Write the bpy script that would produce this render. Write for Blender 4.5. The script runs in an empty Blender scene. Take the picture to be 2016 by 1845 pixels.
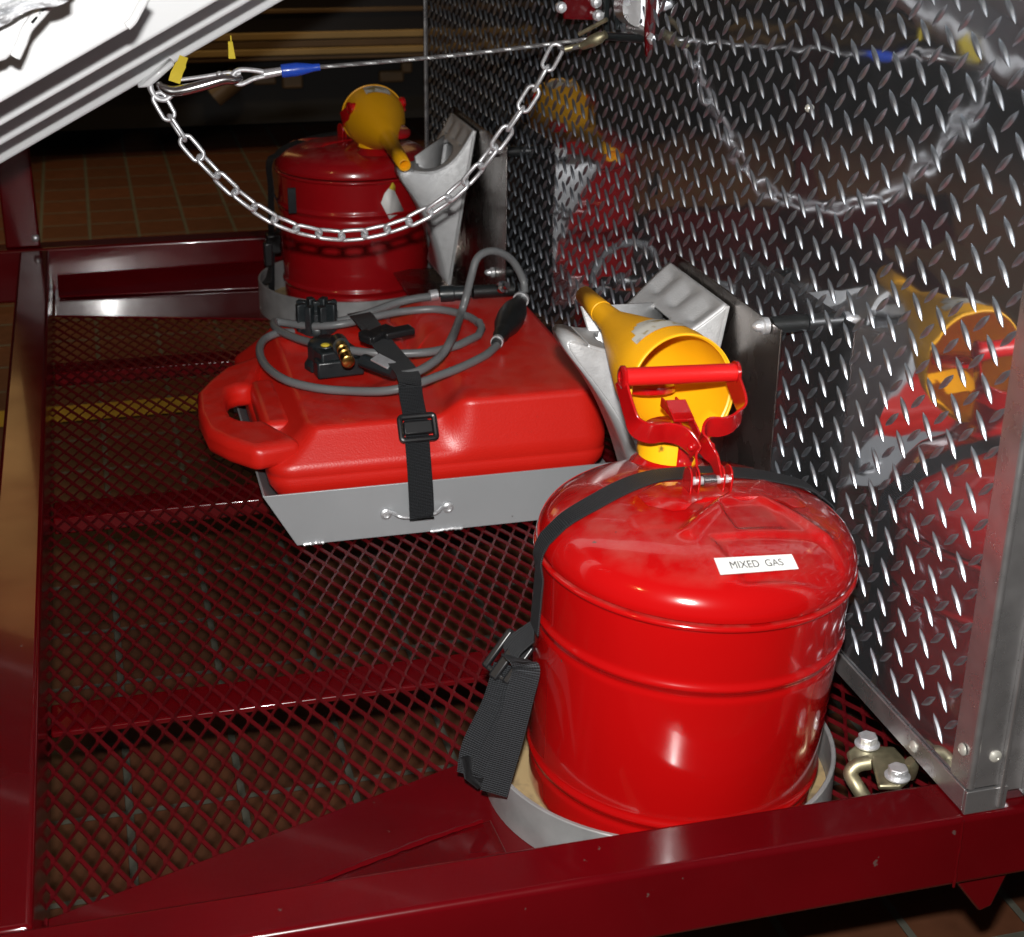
import bpy, math, random
from math import sin, cos, pi, radians, sqrt, atan2, exp
from mathutils import Vector, Matrix
random.seed(7)
S = bpy.context.scene
COL = S.collection
V = Vector

# ---------------------------------------------------------------- camera
FPX, IW, IH = 3000.0, 2016.0, 1845.0
CAM = V((0, 0, .955))
PITCH, YAW, ROLL = radians(23.3), radians(15.5), radians(.75)
_f = V((sin(YAW)*cos(PITCH), cos(YAW)*cos(PITCH), -sin(PITCH)))
_r0 = V((cos(YAW), -sin(YAW), 0)); _u0 = _r0.cross(_f)
_r = cos(ROLL)*_r0 + sin(ROLL)*_u0
_u = -sin(ROLL)*_r0 + cos(ROLL)*_u0
cam = bpy.data.cameras.new('camera'); camo = bpy.data.objects.new('camera', cam); COL.objects.link(camo)
camo.matrix_world = Matrix(((_r.x, _u.x, -_f.x, CAM.x), (_r.y, _u.y, -_f.y, CAM.y), (_r.z, _u.z, -_f.z, CAM.z), (0, 0, 0, 1)))
cam.sensor_width = 36; cam.lens = 36*FPX/IW; cam.clip_start = .02; cam.clip_end = 200
cam.dof.use_dof = True; cam.dof.focus_distance = 1.75; cam.dof.aperture_fstop = 12.5
S.camera = camo

def _ray(x, y):
    return (_r*((x-IW/2)/FPX) + _u*(-(y-IH/2)/FPX) + _f)
def at_x(px, py, X): d = _ray(px, py); return CAM + d*((X-CAM.x)/d.x)
def at_y(px, py, Y): d = _ray(px, py); return CAM + d*((Y-CAM.y)/d.y)
def at_z(px, py, Z): d = _ray(px, py); return CAM + d*((Z-CAM.z)/d.z)

# ---------------------------------------------------------------- light
w = bpy.data.worlds.new('World'); S.world = w; w.use_nodes = True
w.node_tree.nodes['Background'].inputs[0].default_value = (.048, .051, .060, 1)
w.node_tree.nodes['Background'].inputs[1].default_value = .32
S.view_settings.view_transform = 'Standard'; S.view_settings.look = 'None'
S.view_settings.exposure = 0; S.view_settings.gamma = 1
def area(name, loc, to, sx, sy, P, col):
    l = bpy.data.lights.new(name, 'AREA'); l.shape = 'RECTANGLE'; l.size = sx; l.size_y = sy; l.energy = P; l.color = col
    o = bpy.data.objects.new(name, l); COL.objects.link(o); o.location = loc
    o.rotation_euler = (V(to)-V(loc)).to_track_quat('-Z', 'Y').to_euler(); return o
fo = area('camera_flash', CAM + _u*.09 - _r*.005, at_z(1040, 900, .1), .036, .024, 15.5, (1, .985, .96)); fo.data.spread = radians(105)
area('hall_and_fill_light', (-.45, 6.0, 1.95), (-.15, 2.2, .1), .4, 1.2, 1.5, (1, .58, .20))  # added unseen panel: a warm lit doorway to reflect in the end beam
o_ = area('hall_and_fill_light', (-2.6, 5.4, 3.2), (-.7, 5.2, -.42), .45, .45, 9, (1, .74, .38)); o_.data.spread = radians(60)
o_ = area('hall_and_fill_light', (.9, 4.4, 3.0), (1.1, 6.6, .1), .6, .2, 1.3, (1, .66, .30)); o_.data.spread = radians(45)  # added fill, no hall fitting: brightens the stripes of the far vehicle
area('hall_and_fill_light', (3.5, 2.0, 5.0), (1, 2, 0), .22, .22, 9, (1, .6, .22))
area('hall_and_fill_light', (-3.5, -1.0, 4.0), (0, 2, 0), .25, .25, 9, (1, .6, .22))
area('hall_and_fill_light', (-1.2, -2.5, 3.6), (0, 2, 0), 1.2, .15, 4, (1, .55, .2))

# ---------------------------------------------------------------- materials
def mat(name, col, rough=.5, metal=0., coat=0., spec=.5, var=0., vscale=8., bump=0., bscale=200., rvar=0., col2=None, dust=0., emis=None, chips=None, bdet=3, coatr=.05, thr=(.42,.6)):
    m = bpy.data.materials.new(name); m.use_nodes = True; nt = m.node_tree; N = nt.nodes; L = nt.links
    b = N['Principled BSDF']; b.inputs['Base Color'].default_value = (*col, 1); b.inputs['Roughness'].default_value = rough
    b.inputs['Metallic'].default_value = metal; b.inputs['Coat Weight'].default_value = coat; b.inputs['Coat Roughness'].default_value = coatr
    b.inputs['Specular IOR Level'].default_value = spec
    tc = N.new('ShaderNodeTexCoord')
    def noise(sc, det=4):
        n = N.new('ShaderNodeTexNoise'); n.inputs['Scale'].default_value = sc; n.inputs['Detail'].default_value = det
        L.new(tc.outputs['Object'], n.inputs['Vector']); return n
    src = None
    if var or col2:
        n = noise(vscale, 6); r = N.new('ShaderNodeMapRange'); r.inputs[1].default_value = thr[0] if col2 else .3; r.inputs[2].default_value = thr[1] if col2 else .7
        L.new(n.outputs[0], r.inputs[0])
        mx = N.new('ShaderNodeMix'); mx.data_type = 'RGBA'; L.new(r.outputs[0], mx.inputs[0])
        c2 = col2 or tuple(c*(1-var) for c in col)
        mx.inputs[6].default_value = (*col, 1); mx.inputs[7].default_value = (*c2, 1); src = mx.outputs[2]
    if dust:
        g = N.new('ShaderNodeNewGeometry'); sp = N.new('ShaderNodeSeparateXYZ'); L.new(g.outputs['Normal'], sp.inputs[0])
        n = noise(38, 9); mr = N.new('ShaderNodeMapRange'); mr.inputs[1].default_value = .40; mr.inputs[2].default_value = .80; L.new(n.outputs[0], mr.inputs[0])
        up = N.new('ShaderNodeMapRange'); up.inputs[1].default_value = .75; up.inputs[2].default_value = 1.; L.new(sp.outputs[2], up.inputs[0])
        mu = N.new('ShaderNodeMath'); mu.operation = 'MULTIPLY'; L.new(mr.outputs[0], mu.inputs[0]); L.new(up.outputs[0], mu.inputs[1])
        mu2 = N.new('ShaderNodeMath'); mu2.operation = 'MULTIPLY'; mu2.inputs[1].default_value = dust; L.new(mu.outputs[0], mu2.inputs[0])
        mx = N.new('ShaderNodeMix'); mx.data_type = 'RGBA'; L.new(mu2.outputs[0], mx.inputs[0])
        if src: L.new(src, mx.inputs[6])
        else: mx.inputs[6].default_value = (*col, 1)
        mx.inputs[7].default_value = (.36, .20, .16, 1); src = mx.outputs[2]
    if chips:
        n = noise(chips[1], 5); r = N.new('ShaderNodeMapRange'); r.inputs[1].default_value = chips[2]; r.inputs[2].default_value = chips[2]+.012; L.new(n.outputs[0], r.inputs[0])
        mx = N.new('ShaderNodeMix'); mx.data_type = 'RGBA'; L.new(r.outputs[0], mx.inputs[0])
        if src: L.new(src, mx.inputs[6])
        else: mx.inputs[6].default_value = (*col, 1)
        mx.inputs[7].default_value = (*chips[0], 1); src = mx.outputs[2]
    if src: L.new(src, b.inputs['Base Color'])
    if rvar:
        n = noise(vscale*1.7, 8); r = N.new('ShaderNodeMapRange'); r.inputs[1].default_value = .3; r.inputs[2].default_value = .7
        r.inputs[3].default_value = max(.02, rough-rvar); r.inputs[4].default_value = rough+rvar
        L.new(n.outputs[0], r.inputs[0]); L.new(r.outputs[0], b.inputs['Roughness'])
    if bump:
        n = noise(bscale, bdet); bp = N.new('ShaderNodeBump'); bp.inputs['Strength'].default_value = 1; bp.inputs['Distance'].default_value = bump
        L.new(n.outputs[0], bp.inputs['Height']); L.new(bp.outputs[0], b.inputs['Normal'])
    if emis:
        b.inputs['Emission Color'].default_value = (*emis[0], 1); b.inputs['Emission Strength'].default_value = emis[1]
    return m
M = {}
M['maroon'] = mat('maroon_gloss_paint', (.100, .0012, .0030), .2, spec=.25, coat=.35, var=.28, vscale=5, rvar=.07, bump=.00005, bscale=60, coatr=.06, chips=((.085, .045, .04), 55, .735))
M['maroon_mesh'] = mat('maroon_mesh_paint', (.098, .0025, .0050), .5, spec=.2, coat=.08, var=.3, vscale=20)
M['redcan'] = mat('red_can_enamel', (.375, .0026, .0028), .15, coat=1., var=.12, vscale=4, bump=.0001, bscale=35, dust=.26, coatr=.03, chips=((.07, .03, .025), 60, .735))
M['redhandle'] = mat('red_handle_enamel', (.40, .004, .005), .16, coat=1., var=.3, vscale=30, bump=.0001, bscale=60)
M['redgrip'] = mat('red_grip_plastic', (.52, .006, .006), .36)
M['redtank'] = mat('red_tank_plastic', (.62, .013, .007), .36, spec=.5, var=.08, vscale=6, bump=.00025, bscale=420, dust=.16)
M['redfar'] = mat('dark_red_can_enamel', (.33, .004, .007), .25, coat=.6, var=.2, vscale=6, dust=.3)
M['yellow'] = mat('yellow_funnel_plastic', (.86, .40, .004), .42, var=.08, vscale=12)
M['yellow_dirty'] = mat('yellow_plastic_grime', (.86, .42, .004), .42, col2=(.05, .03, .01), vscale=60, thr=(.58, .68))
M['yellowstrap'] = mat('yellow_webbing', (.62, .47, .03), .8, bump=.0005, bscale=500)
M['plate'] = mat('bright_tread_aluminium', (.72, .745, .79), .045, metal=.965, var=.22, vscale=9, rvar=.02, bump=.00045, bscale=20, bdet=.4)
M['lug'] = mat('raised_lug_aluminium', (.43, .465, .51), .44, metal=.98, var=.1, vscale=90, rvar=.04)
M['angle'] = mat('mill_aluminium', (.58, .57, .57), .30, metal=.88, var=.25, vscale=22, rvar=.08)
M['stainless'] = mat('brushed_sheet_metal', (.36, .33, .31), .26, metal=1., var=.35, vscale=12, rvar=.1)
M['alu_paint'] = mat('silver_grey_coating', (.40, .415, .43), .40, metal=.35, var=.12, vscale=6, bump=.0001, bscale=900, chips=((.2, .2, .2), 50, .73))
M['alu_cast'] = mat('sand_cast_aluminium', (.47, .475, .48), .45, metal=.35, var=.12, vscale=60, bump=.0004, bscale=420, rvar=.1)
M['alu_ring'] = mat('worn_aluminium', (.40, .40, .40), .42, metal=.4, var=.3, vscale=25, rvar=.1)
M['liner'] = mat('stained_liner', (.38, .27, .13), .8, col2=(.12, .09, .06), vscale=40, thr=(.5, .75))
M['web'] = mat('black_webbing', (.0105, .0115, .013), .62, spec=.4)
M['buckle'] = mat('black_buckle_plastic', (.012, .012, .013), .33)
M['rivet'] = mat('dull_rivet_aluminium', (.55, .54, .48), .4, metal=.5)
M['rubber'] = mat('black_rubber', (.012, .013, .013), .42, var=.4, vscale=50)
M['capblack'] = mat('black_cap_plastic', (.016, .020, .022), .34, rvar=.1, vscale=30)
M['hose'] = mat('grey_hose_rubber', (.155, .16, .163), .36, var=.15, vscale=15)
M['zinc'] = mat('zinc_plated_steel', (.80, .81, .83), .38, metal=.72, var=.15, vscale=120, rvar=.08)
M['steel'] = mat('bright_steel', (.6, .6, .6), .2, metal=1., rvar=.06)
M['cable'] = mat('wire_rope_steel', (.30, .30, .30), .4, metal=.8)
M['gold'] = mat('yellow_passivated_steel', (.46, .42, .27), .45, metal=.85, var=.4, vscale=60, rvar=.1)
M['brass'] = mat('brass', (.60, .36, .10), .28, metal=1., var=.35, vscale=120)
M['blue'] = mat('blue_shrink_sleeve', (.012, .06, .42), .3, coat=.4, bump=.0006, bscale=90)
M['white'] = mat('white_gelcoat', (.68, .69, .70), .3, coat=.5, var=.05, vscale=4)
M['film'] = mat('clear_shrink_film', (.60, .61, .63), .14, coat=.6, var=.25, vscale=9)
M['label'] = mat('white_label_stock', (.82, .82, .80), .5)
M['ink'] = mat('black_print', (.02, .02, .02), .6)
M['sticker'] = mat('worn_grey_sticker', (.55, .53, .47), .5, col2=(.30, .22, .08), vscale=70, thr=(.5, .62))
M['blackpaint'] = mat('black_paint', (.012, .015, .016), .28, coat=.4)
M['darkbody'] = mat('dark_vehicle_paint', (.012, .010, .010), .4, coat=.5)
M['gold_trim'] = mat('gold_vehicle_stripe', (.48, .34, .14), .5, metal=.1, var=.3, vscale=2)
M['tan_trim'] = mat('bronze_running_board', (.17, .11, .055), .5, metal=.1, var=.3, vscale=3)
M['tyre'] = mat('tyre_rubber', (.012, .012, .012), .7)
M['oldyellow'] = mat('yellow_floor_paint', (.48, .30, .025), .55, var=.2, vscale=12)

def add_weave(m, axis_uv=True):
    nt = m.node_tree; N = nt.nodes; L = nt.links; b = N['Principled BSDF']
    uv = N.new('ShaderNodeUVMap'); mp = N.new('ShaderNodeMapping'); L.new(uv.outputs[0], mp.inputs[0])
    w1 = N.new('ShaderNodeTexWave'); w1.bands_direction = 'X'; w1.inputs['Scale'].default_value = 1; w1.inputs['Distortion'].default_value = .3
    mp.inputs['Scale'].default_value = (150, 150, 1); L.new(mp.outputs[0], w1.inputs[0])
    w2 = N.new('ShaderNodeTexWave'); w2.bands_direction = 'Y'; w2.inputs['Scale'].default_value = .8; L.new(mp.outputs[0], w2.inputs[0])
    a = N.new('ShaderNodeMath'); a.operation = 'MULTIPLY_ADD'; a.inputs[1].default_value = .35; L.new(w2.outputs['Fac'], a.inputs[0]); L.new(w1.outputs['Fac'], a.inputs[2])
    bp = N.new('ShaderNodeBump'); bp.inputs['Distance'].default_value = .0016; bp.inputs['Strength'].default_value = 1
    L.new(a.outputs[0], bp.inputs['Height']); L.new(bp.outputs[0], b.inputs['Normal'])
    r = N.new('ShaderNodeMapRange'); L.new(a.outputs[0], r.inputs[0]); r.inputs[3].default_value = .1; r.inputs[4].default_value = 3.2
    mx = N.new('ShaderNodeVectorMath'); mx.operation = 'SCALE'; mx.inputs[0].default_value = tuple(b.inputs['Base Color'].default_value)[:3]
    L.new(r.outputs[0], mx.inputs['Scale']); L.new(mx.outputs[0], b.inputs['Base Color'])
M['web'].name = 'black_webbing'; add_weave(M['web'])

def floor_material():
    m = bpy.data.materials.new('quarry_tile'); m.use_nodes = True; nt = m.node_tree; N = nt.nodes; L = nt.links; b = N['Principled BSDF']
    tc = N.new('ShaderNodeTexCoord'); mp = N.new('ShaderNodeMapping'); L.new(tc.outputs['Object'], mp.inputs[0])
    mp.inputs['Location'].default_value = (.040, .130, 0)
    br = N.new('ShaderNodeTexBrick'); br.offset = 0; br.squash = 1
    br.inputs['Scale'].default_value = 1; br.inputs['Brick Width'].default_value = .1665; br.inputs['Row Height'].default_value = .19
    br.inputs['Mortar Size'].default_value = .0062; br.inputs['Mortar Smooth'].default_value = .15
    br.inputs['Color1'].default_value = (.135, .050, .024, 1); br.inputs['Color2'].default_value = (.100, .040, .021, 1); br.inputs['Mortar'].default_value = (.115, .112, .088, 1)
    L.new(mp.outputs[0], br.inputs[0])
    n = N.new('ShaderNodeTexNoise'); n.inputs['Scale'].default_value = 25; n.inputs['Detail'].default_value = 8; L.new(tc.outputs['Object'], n.inputs['Vector'])
    r = N.new('ShaderNodeMapRange'); r.inputs[3].default_value = .65; r.inputs[4].default_value = 1.3; L.new(n.outputs[0], r.inputs[0])
    s = N.new('ShaderNodeVectorMath'); s.operation = 'SCALE'; L.new(br.outputs['Color'], s.inputs[0]); L.new(r.outputs[0], s.inputs['Scale']); L.new(s.outputs[0], b.inputs['Base Color'])
    b.inputs['Roughness'].default_value = .42
    bp = N.new('ShaderNodeBump'); bp.invert = True; bp.inputs['Distance'].default_value = .002; L.new(br.outputs['Fac'], bp.inputs['Height']); L.new(bp.outputs[0], b.inputs['Normal'])
    return m
M['floor'] = floor_material()

# ---------------------------------------------------------------- mesh helpers
class MB:
    def __init__(s): s.v = []; s.f = []; s.uv = {}
    def add(s, vs, fs, uvs=None):
        o = len(s.v); s.v += [V(p) for p in vs]
        for k, f in enumerate(fs):
            if uvs: s.uv[len(s.f)] = uvs[k]
            s.f.append([i+o for i in f])
        return s
    def box(s, c, d, rot=None):
        c = V(c); hx, hy, hz = d[0]/2, d[1]/2, d[2]/2; R = rot or Matrix.Identity(3)
        vs = [c + R @ V((x*hx, y*hy, z*hz)) for x in (-1, 1) for y in (-1, 1) for z in (-1, 1)]
        return s.add(vs, [(0, 1, 3, 2), (4, 6, 7, 5), (0, 4, 5, 1), (2, 3, 7, 6), (0, 2, 6, 4), (1, 5, 7, 3)])
    def box2(s, a, b):
        a = V(a); b = V(b); return s.box((a+b)/2, [abs(x) for x in (b-a)])
    def prism(s, poly, off):
        """poly: list of 3D points, off: extrusion vector"""
        n = len(poly); off = V(off); vs = [V(p) for p in poly] + [V(p)+off for p in poly]
        return s.add(vs, [list(range(n))[::-1], list(range(n, 2*n))] + [(i, (i+1) % n, n+(i+1) % n, n+i) for i in range(n)])
    def tube(s, pts, r, n=12, closed=False, rx=1., ry=1., up=None, caps=True):
        pts = [V(p) for p in pts]; m = len(pts); rr = r if isinstance(r, (list, tuple)) else [r]*m
        T = []
        for i in range(m):
            a = pts[(i-1) % m] if (closed or i) else pts[0]; b = pts[(i+1) % m] if (closed or i < m-1) else pts[-1]
            T.append((b-a).normalized())
        u = V(up) if up else (V((0, 0, 1)) if abs(T[0].z) < .9 else V((1, 0, 0)))
        vs = []
        for i in range(m):
            u = V(up) if up else u
            u = (u - T[i]*u.dot(T[i])).normalized(); w_ = T[i].cross(u)
            for k in range(n):
                a = 2*pi*k/n; vs.append(pts[i] + (u*cos(a)*rx + w_*sin(a)*ry)*rr[i])
        fs = []
        for i in range(m if closed else m-1):
            j = (i+1) % m
            for k in range(n): fs.append((i*n+k, i*n+(k+1) % n, j*n+(k+1) % n, j*n+k))
        if not closed and caps: fs += [list(range(n))[::-1], [(m-1)*n+k for k in range(n)]]
        return s.add(vs, fs)
    def lathe(s, prof, T=None, n=48, cap0=False, cap1=False):
        """prof: (r,h) list around +Z, T: Matrix 4x4"""
        T = T or Matrix.Identity(4); vs = []; m = len(prof)
        for r, h in prof:
            for k in range(n): a = 2*pi*k/n; vs.append(T @ V((r*cos(a), r*sin(a), h)))
        fs = [(i*n+k, i*n+(k+1) % n, (i+1)*n+(k+1) % n, (i+1)*n+k) for i in range(m-1) for k in range(n)]
        if cap0: fs.append(list(range(n))[::-1])
        if cap1: fs.append([(m-1)*n+k for k in range(n)])
        return s.add(vs, fs)
    def sphere(s, c, r, n=16, sc=(1, 1, 1)):
        T = Matrix.Translation(V(c)) @ Matrix.Diagonal((*sc, 1))
        return s.lathe([(max(1e-5, r*sin(pi*i/n)), -r*cos(pi*i/n)) for i in range(n+1)], T, n*2)
    def ribbon(s, pts, sides, wd, th=.0016):
        """webbing: pts centre line, sides = unit across vectors; uv.x along length (m), uv.y across"""
        pts = [V(p) for p in pts]; m = len(pts); vs = []; Ls = [0]
        if not isinstance(wd, (list, tuple)): wd = [wd]*m
        for i in range(1, m): Ls.append(Ls[-1] + (pts[i]-pts[i-1]).length)
        for i in range(m):
            t = (pts[min(i+1, m-1)]-pts[max(i-1, 0)]).normalized(); a = V(sides[i] if isinstance(sides, list) else sides); a = (a - t*a.dot(t)).normalized()
            nn = t.cross(a)
            for (q, e) in ((-1, -1), (1, -1), (1, 1), (-1, 1)): vs.append(pts[i] + a*q*wd[i]/2 + nn*e*th/2)
        fs = []; uvs = []
        q = [0, wd[0], wd[0]+.002, 2*wd[0]+.002, 2*wd[0]+.004]
        for i in range(m-1):
            for k in range(4):
                k2 = (k+1) % 4; fs.append((i*4+k, i*4+k2, (i+1)*4+k2, (i+1)*4+k))
                uvs.append([(Ls[i], q[k]), (Ls[i], q[k+1]), (Ls[i+1], q[k+1]), (Ls[i+1], q[k])])
        fs += [(3, 2, 1, 0), tuple((m-1)*4+k for k in range(4))]; uvs += [[(0, 0)]*4]*2
        return s.add(vs, fs, uvs)
    def build(s, name, material, parent=None, smooth=True, bevel=0., bseg=2, ang=35, sub=0, solid=0., tag=None, loc=None):
        me = bpy.data.meshes.new(name)
        org = V((0, 0, 0))
        if parent is not None: org = wloc(parent)
        elif loc is not None: org = V(loc)
        elif s.v:
            org = V((sum(p.x for p in s.v)/len(s.v), sum(p.y for p in s.v)/len(s.v), min(p.z for p in s.v)))
        me.from_pydata([tuple(p-org) for p in s.v], [], s.f)
        uvl = me.uv_layers.new(name='UVMap')
        for p in me.polygons:
            if p.index in s.uv:
                for li, c in zip(p.loop_indices, s.uv[p.index]): uvl.data[li].uv = c
        me.validate(); me.update()
        import bmesh
        bm = bmesh.new(); bm.from_mesh(me); bmesh.ops.recalc_face_normals(bm, faces=bm.faces); bm.to_mesh(me); bm.free()
        me.materials.append(material)
        o = bpy.data.objects.new(name, me); COL.objects.link(o)
        if parent is not None: o.parent = parent; o['_'] = 0; del o['_']
        else: o.location = org
        if smooth:
            me.shade_smooth(); 
            try: me.set_sharp_from_angle(angle=radians(ang))
            except Exception: pass
        if solid:
            md = o.modifiers.new('solid', 'SOLIDIFY'); md.thickness = solid; md.offset = 0
        if bevel:
            md = o.modifiers.new('bevel', 'BEVEL'); md.width = bevel; md.segments = bseg; md.limit_method = 'ANGLE'; md.angle_limit = radians(40)
        if sub:
            md = o.modifiers.new('sub', 'SUBSURF'); md.levels = sub; md.render_levels = sub
        return o
def wloc(o):
    p = V(o.location)
    while o.parent: o = o.parent; p += V(o.location)
    return p
def tagit(o, label, cat, group=None):
    o['label'] = label; o['category'] = cat
    if group: o['group'] = group
    return o
def thing(name, loc, label, cat, group=None):
    o = bpy.data.objects.new(name, None); COL.objects.link(o); o.location = V(loc); o.empty_display_size = .05
    return tagit(o, label, cat, group)
def struct(o): o['kind'] = 'structure'; return o
def spline(P, n=10, closed=False):
    P = [V(p) for p in P]; out = []; m = len(P)
    for i in range(m if closed else m-1):
        if closed: a, b, c, d = P[(i-1) % m], P[i], P[(i+1) % m], P[(i+2) % m]
        else: a, b, c, d = P[max(i-1, 0)], P[i], P[i+1], P[min(i+2, m-1)]
        for k in range(n):
            t = k/n; out.append(.5*((2*b)+(c-a)*t+(2*a-5*b+4*c-d)*t*t+(3*b-a-3*c+d)*t**3))
    if not closed: out.append(P[-1])
    return out
def sstep(a, b, x): t = min(1, max(0, (x-a)/(b-a))); return t*t*(3-2*t)
def axisT(o, z, x=None):
    """matrix with local +Z along z at origin o"""
    z = V(z).normalized(); x = V(x) if x else (V((1, 0, 0)) if abs(z.x) < .9 else V((0, 1, 0)))
    x = (x - z*x.dot(z)).normalized(); y = z.cross(x)
    return Matrix(((x.x, y.x, z.x, o[0]), (x.y, y.y, z.y, o[1]), (x.z, y.z, z.z, o[2]), (0, 0, 0, 1)))

# ================================================================ SETTING
BZ = .095     # top of the frame beams; the grating lies at z = 0
FZ = -.42     # floor
fl = MB().add([(-12, -4, FZ), (16, -4, FZ), (16, 16, FZ), (-12, 16, FZ)], [(0, 1, 2, 3)])
struct(fl.build('floor', M['floor'], smooth=False, loc=(0, 0, FZ)))
ln = MB().add([(-2.5, 3.60, FZ+.004), (2.8, 3.60, FZ+.004), (2.8, 3.71, FZ+.004), (-2.5, 3.71, FZ+.004)], [(0, 1, 2, 3)])
struct(ln.build('floor_line', M['oldyellow'], smooth=False))

# ================================================================ TRAILER
XL0, XL1 = -.172, -.110
YN0, YN1 = 1.026, 1.086
YF0, YF1 = 3.292, 3.352
XW = .733
tr = thing('trailer_frame', (.3, 1.05, FZ), 'maroon painted steel trailer deck with expanded mesh floor, carrying the red fuel cans', 'trailer')
def beam(name, a, b, bev=.006, m='maroon'): return MB().box2(a, b).build(name, M[m], tr, bevel=bev, bseg=4)
beam('side_beam', (-.6, YN0, .016), (1.9, YN1, BZ))
beam('side_beam', (-.6, YF0, -.02), (1.9, YF1, BZ))
beam('end_beam', (XL0, YN1+.002, -.04), (XL1, YF0-.002, BZ-.002))
for y0, hh in ((1.540, .012), (2.122, .030), (2.768, .030)):
    mb = MB().box2((XL1+.002, y0, -hh), (.98, y0+.062, -.0035)); mb.build('cross_bar', M['maroon'], tr, bevel=.003, bseg=3)
# upright post beyond the far beam
MB().box2((-.198, 3.305, BZ+.001), (-.128, 3.345, 1.2)).build('post', M['maroon'], tr, bevel=.004)
MB().sphere((-.136, 3.30, BZ+.022), .008).build('bolt_head', M['zinc'], tr)
# expanded metal grating
g = MB(); d = .0119; hy = .0262; x0, x1 = XL1+.001, .98; y0, y1 = YN1+.002, YF0-.001
nk = int((x1-x0)/d); nj = int((y1-y0)/hy)
for k in range(nk+1):
    pts = []
    for j in range(nj+1):
        s_ = 1 if (j+k) % 2 == 0 else -1
        yc = y0+j*hy; xc = x0+k*d+s_*(d/2-.0012)
        if j: pts.append((xc, yc-hy*.13, -.0006*s_))
        if j < nj: pts.append((xc, yc+hy*.13, .0006*s_))
    hw = .0021; th = .0017; vs = []
    for (x, y, z) in pts: vs += [(x-hw, y, z-th), (x+hw, y, z-th*.2), (x+hw, y, z+th), (x-hw, y, z+th*.2)]
    m = len(pts)
    g.add(vs, [(i*4+a, i*4+(a+1) % 4, (i+1)*4+(a+1) % 4, (i+1)*4+a) for i in range(m-1) for a in range(4)])
g.build('grating', M['maroon_mesh'], tr, smooth=False)
# corner gussets of folded plate
def gusset(P, fold, zf):
    mb = MB(); mb.prism([V(p) for p in P], (0, 0, .005)); return mb
def at_pt(px, py, z): return at_z(px, py, z)
gz = .002
A = V((XL1+.002, 1.205, gz)); B = at_z(950, 1512, gz); Cc = V((.98, 1.46, gz))
P1 = [V((XL1+.002, YN1+.004, gz)), A, V((.27, 1.338, gz)), V((.40, 1.385, gz)), V((.40, YN1+.004, gz))]
MB().prism(P1, (0, 0, .004)).build('gusset', M['maroon'], tr, bevel=.0015)
fold = [V((XL1+.01, YN1+.003, gz+.016)), V((.325, YN1+.003, gz+.026)), V((.325, 1.235, gz+.012)), V((.05, 1.155, gz+.006))]
MB().prism(fold, (0, 0, .004)).build('gusset', M['maroon'], tr, bevel=.0015)
wl = spline([V((.02, 1.146, gz+.010)), V((.12, 1.178, gz+.012)), V((.22, 1.208, gz+.015)), V((.315, 1.232, gz+.018))], 14)
MB().tube([p+V((0, random.uniform(-.0005, .0005), random.uniform(-.0004, .0004))) for p in wl], [.0028+random.uniform(-.0007, .0007) for _ in wl], 8).build('weld_bead', M['maroon'], tr)
P2 = [V((XL1+.002, YF0-.004, gz)), V((XL1+.002, 3.10, gz)), V((.6, 2.90, gz)), V((.6, YF0-.004, gz))]
MB().prism(P2, (0, 0, .004)).build('gusset', M['maroon'], tr, bevel=.0015)
MB().prism([V((XL1+.01, YF0-.003, gz+.030)), V((XL1+.01, 3.215, gz+.006)), V((.6, 3.17, gz+.006)), V((.6, YF0-.003, gz+.040))], (0, 0, .004)).build('gusset', M['maroon'], tr, bevel=.0015)
# joint weld and support bracket under near beam, right
MB().tube([V((.728+random.uniform(-.0006, .0006), YN0-.0006, .093-.077*k/16)) for k in range(17)], [.0012+random.uniform(0, .0006) for k in range(17)], 8).build('weld_bead', M['maroon'], tr)
MB().prism([V((.735, 1.04, .0155)), V((.80, 1.04, .0155)), V((.785, 1.04, -.030)), V((.772, 1.04, -.034))], (0, .04, 0)).build('support_bracket', M['maroon'], tr, bevel=.002)
MB().box2((.77, 1.03, -.06), (1.9, 1.08, .0155)).build('lower_rail', M['maroon'], tr, bevel=.003) if False else None

# ================================================================ CABINET (tread plate wall)
cb = thing('equipment_cabinet', (XW, 1.03, BZ), 'tall cabinet clad in bright diamond tread plate standing on the trailer', 'cabinet')
wy0, wy1, wz0, wz1 = 1.032, 3.402, BZ+.001, 1.45
MB().box2((XW, wy0+.01, wz0), (XW+.9, wy1, wz1)).build('cabinet_body', M['plate'], cb, smooth=False)
lug = MB()
LA, LB = .0432, .0349
cy, cz = 1.139, .4633
LP_ = ((-1, -.1), (-.50, .86), (-.15, 1), (.15, 1), (.50, .86), (1, -.1))
def one_lug(y, z, sg, L=.0305, wd=.0080, h=.0023):
    t = V((0, cos(pi/4)*sg, sin(pi/4))); n_ = V((0, -t.z, t.y)); c = V((XW, y, z)); vs = []; K = 8
    for i in range(K+1):
        s_ = -1+2*i/K; e = (1-abs(s_)**1.6); ww = wd/2*max(e, .04); hh = h*max(.05, min(1, e*1.9))
        for (a, b) in LP_:
            vs.append(c + t*(s_*L/2) + n_*(a*ww) + V((-b*hh, 0, 0)))
    q_ = len(LP_); lug.add(vs, [(i*q_+a, i*q_+a+1, (i+1)*q_+a+1, (i+1)*q_+a) for i in range(K) for a in range(q_-1)])
for i in range(-3, 54):
    for j in range(-12, 30):
        for par in (0, 1):
            y = cy+(i+.5*par)*LA; z = cz+(j+.5*par)*LB
            if y < 1.074 or y > wy1-.02 or z < .135 or z > 1.42: continue
            one_lug(y, z, 1 if par == 0 else -1)
lug.build('tread_lug_pattern', M['lug'], cb, ang=28)
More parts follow.
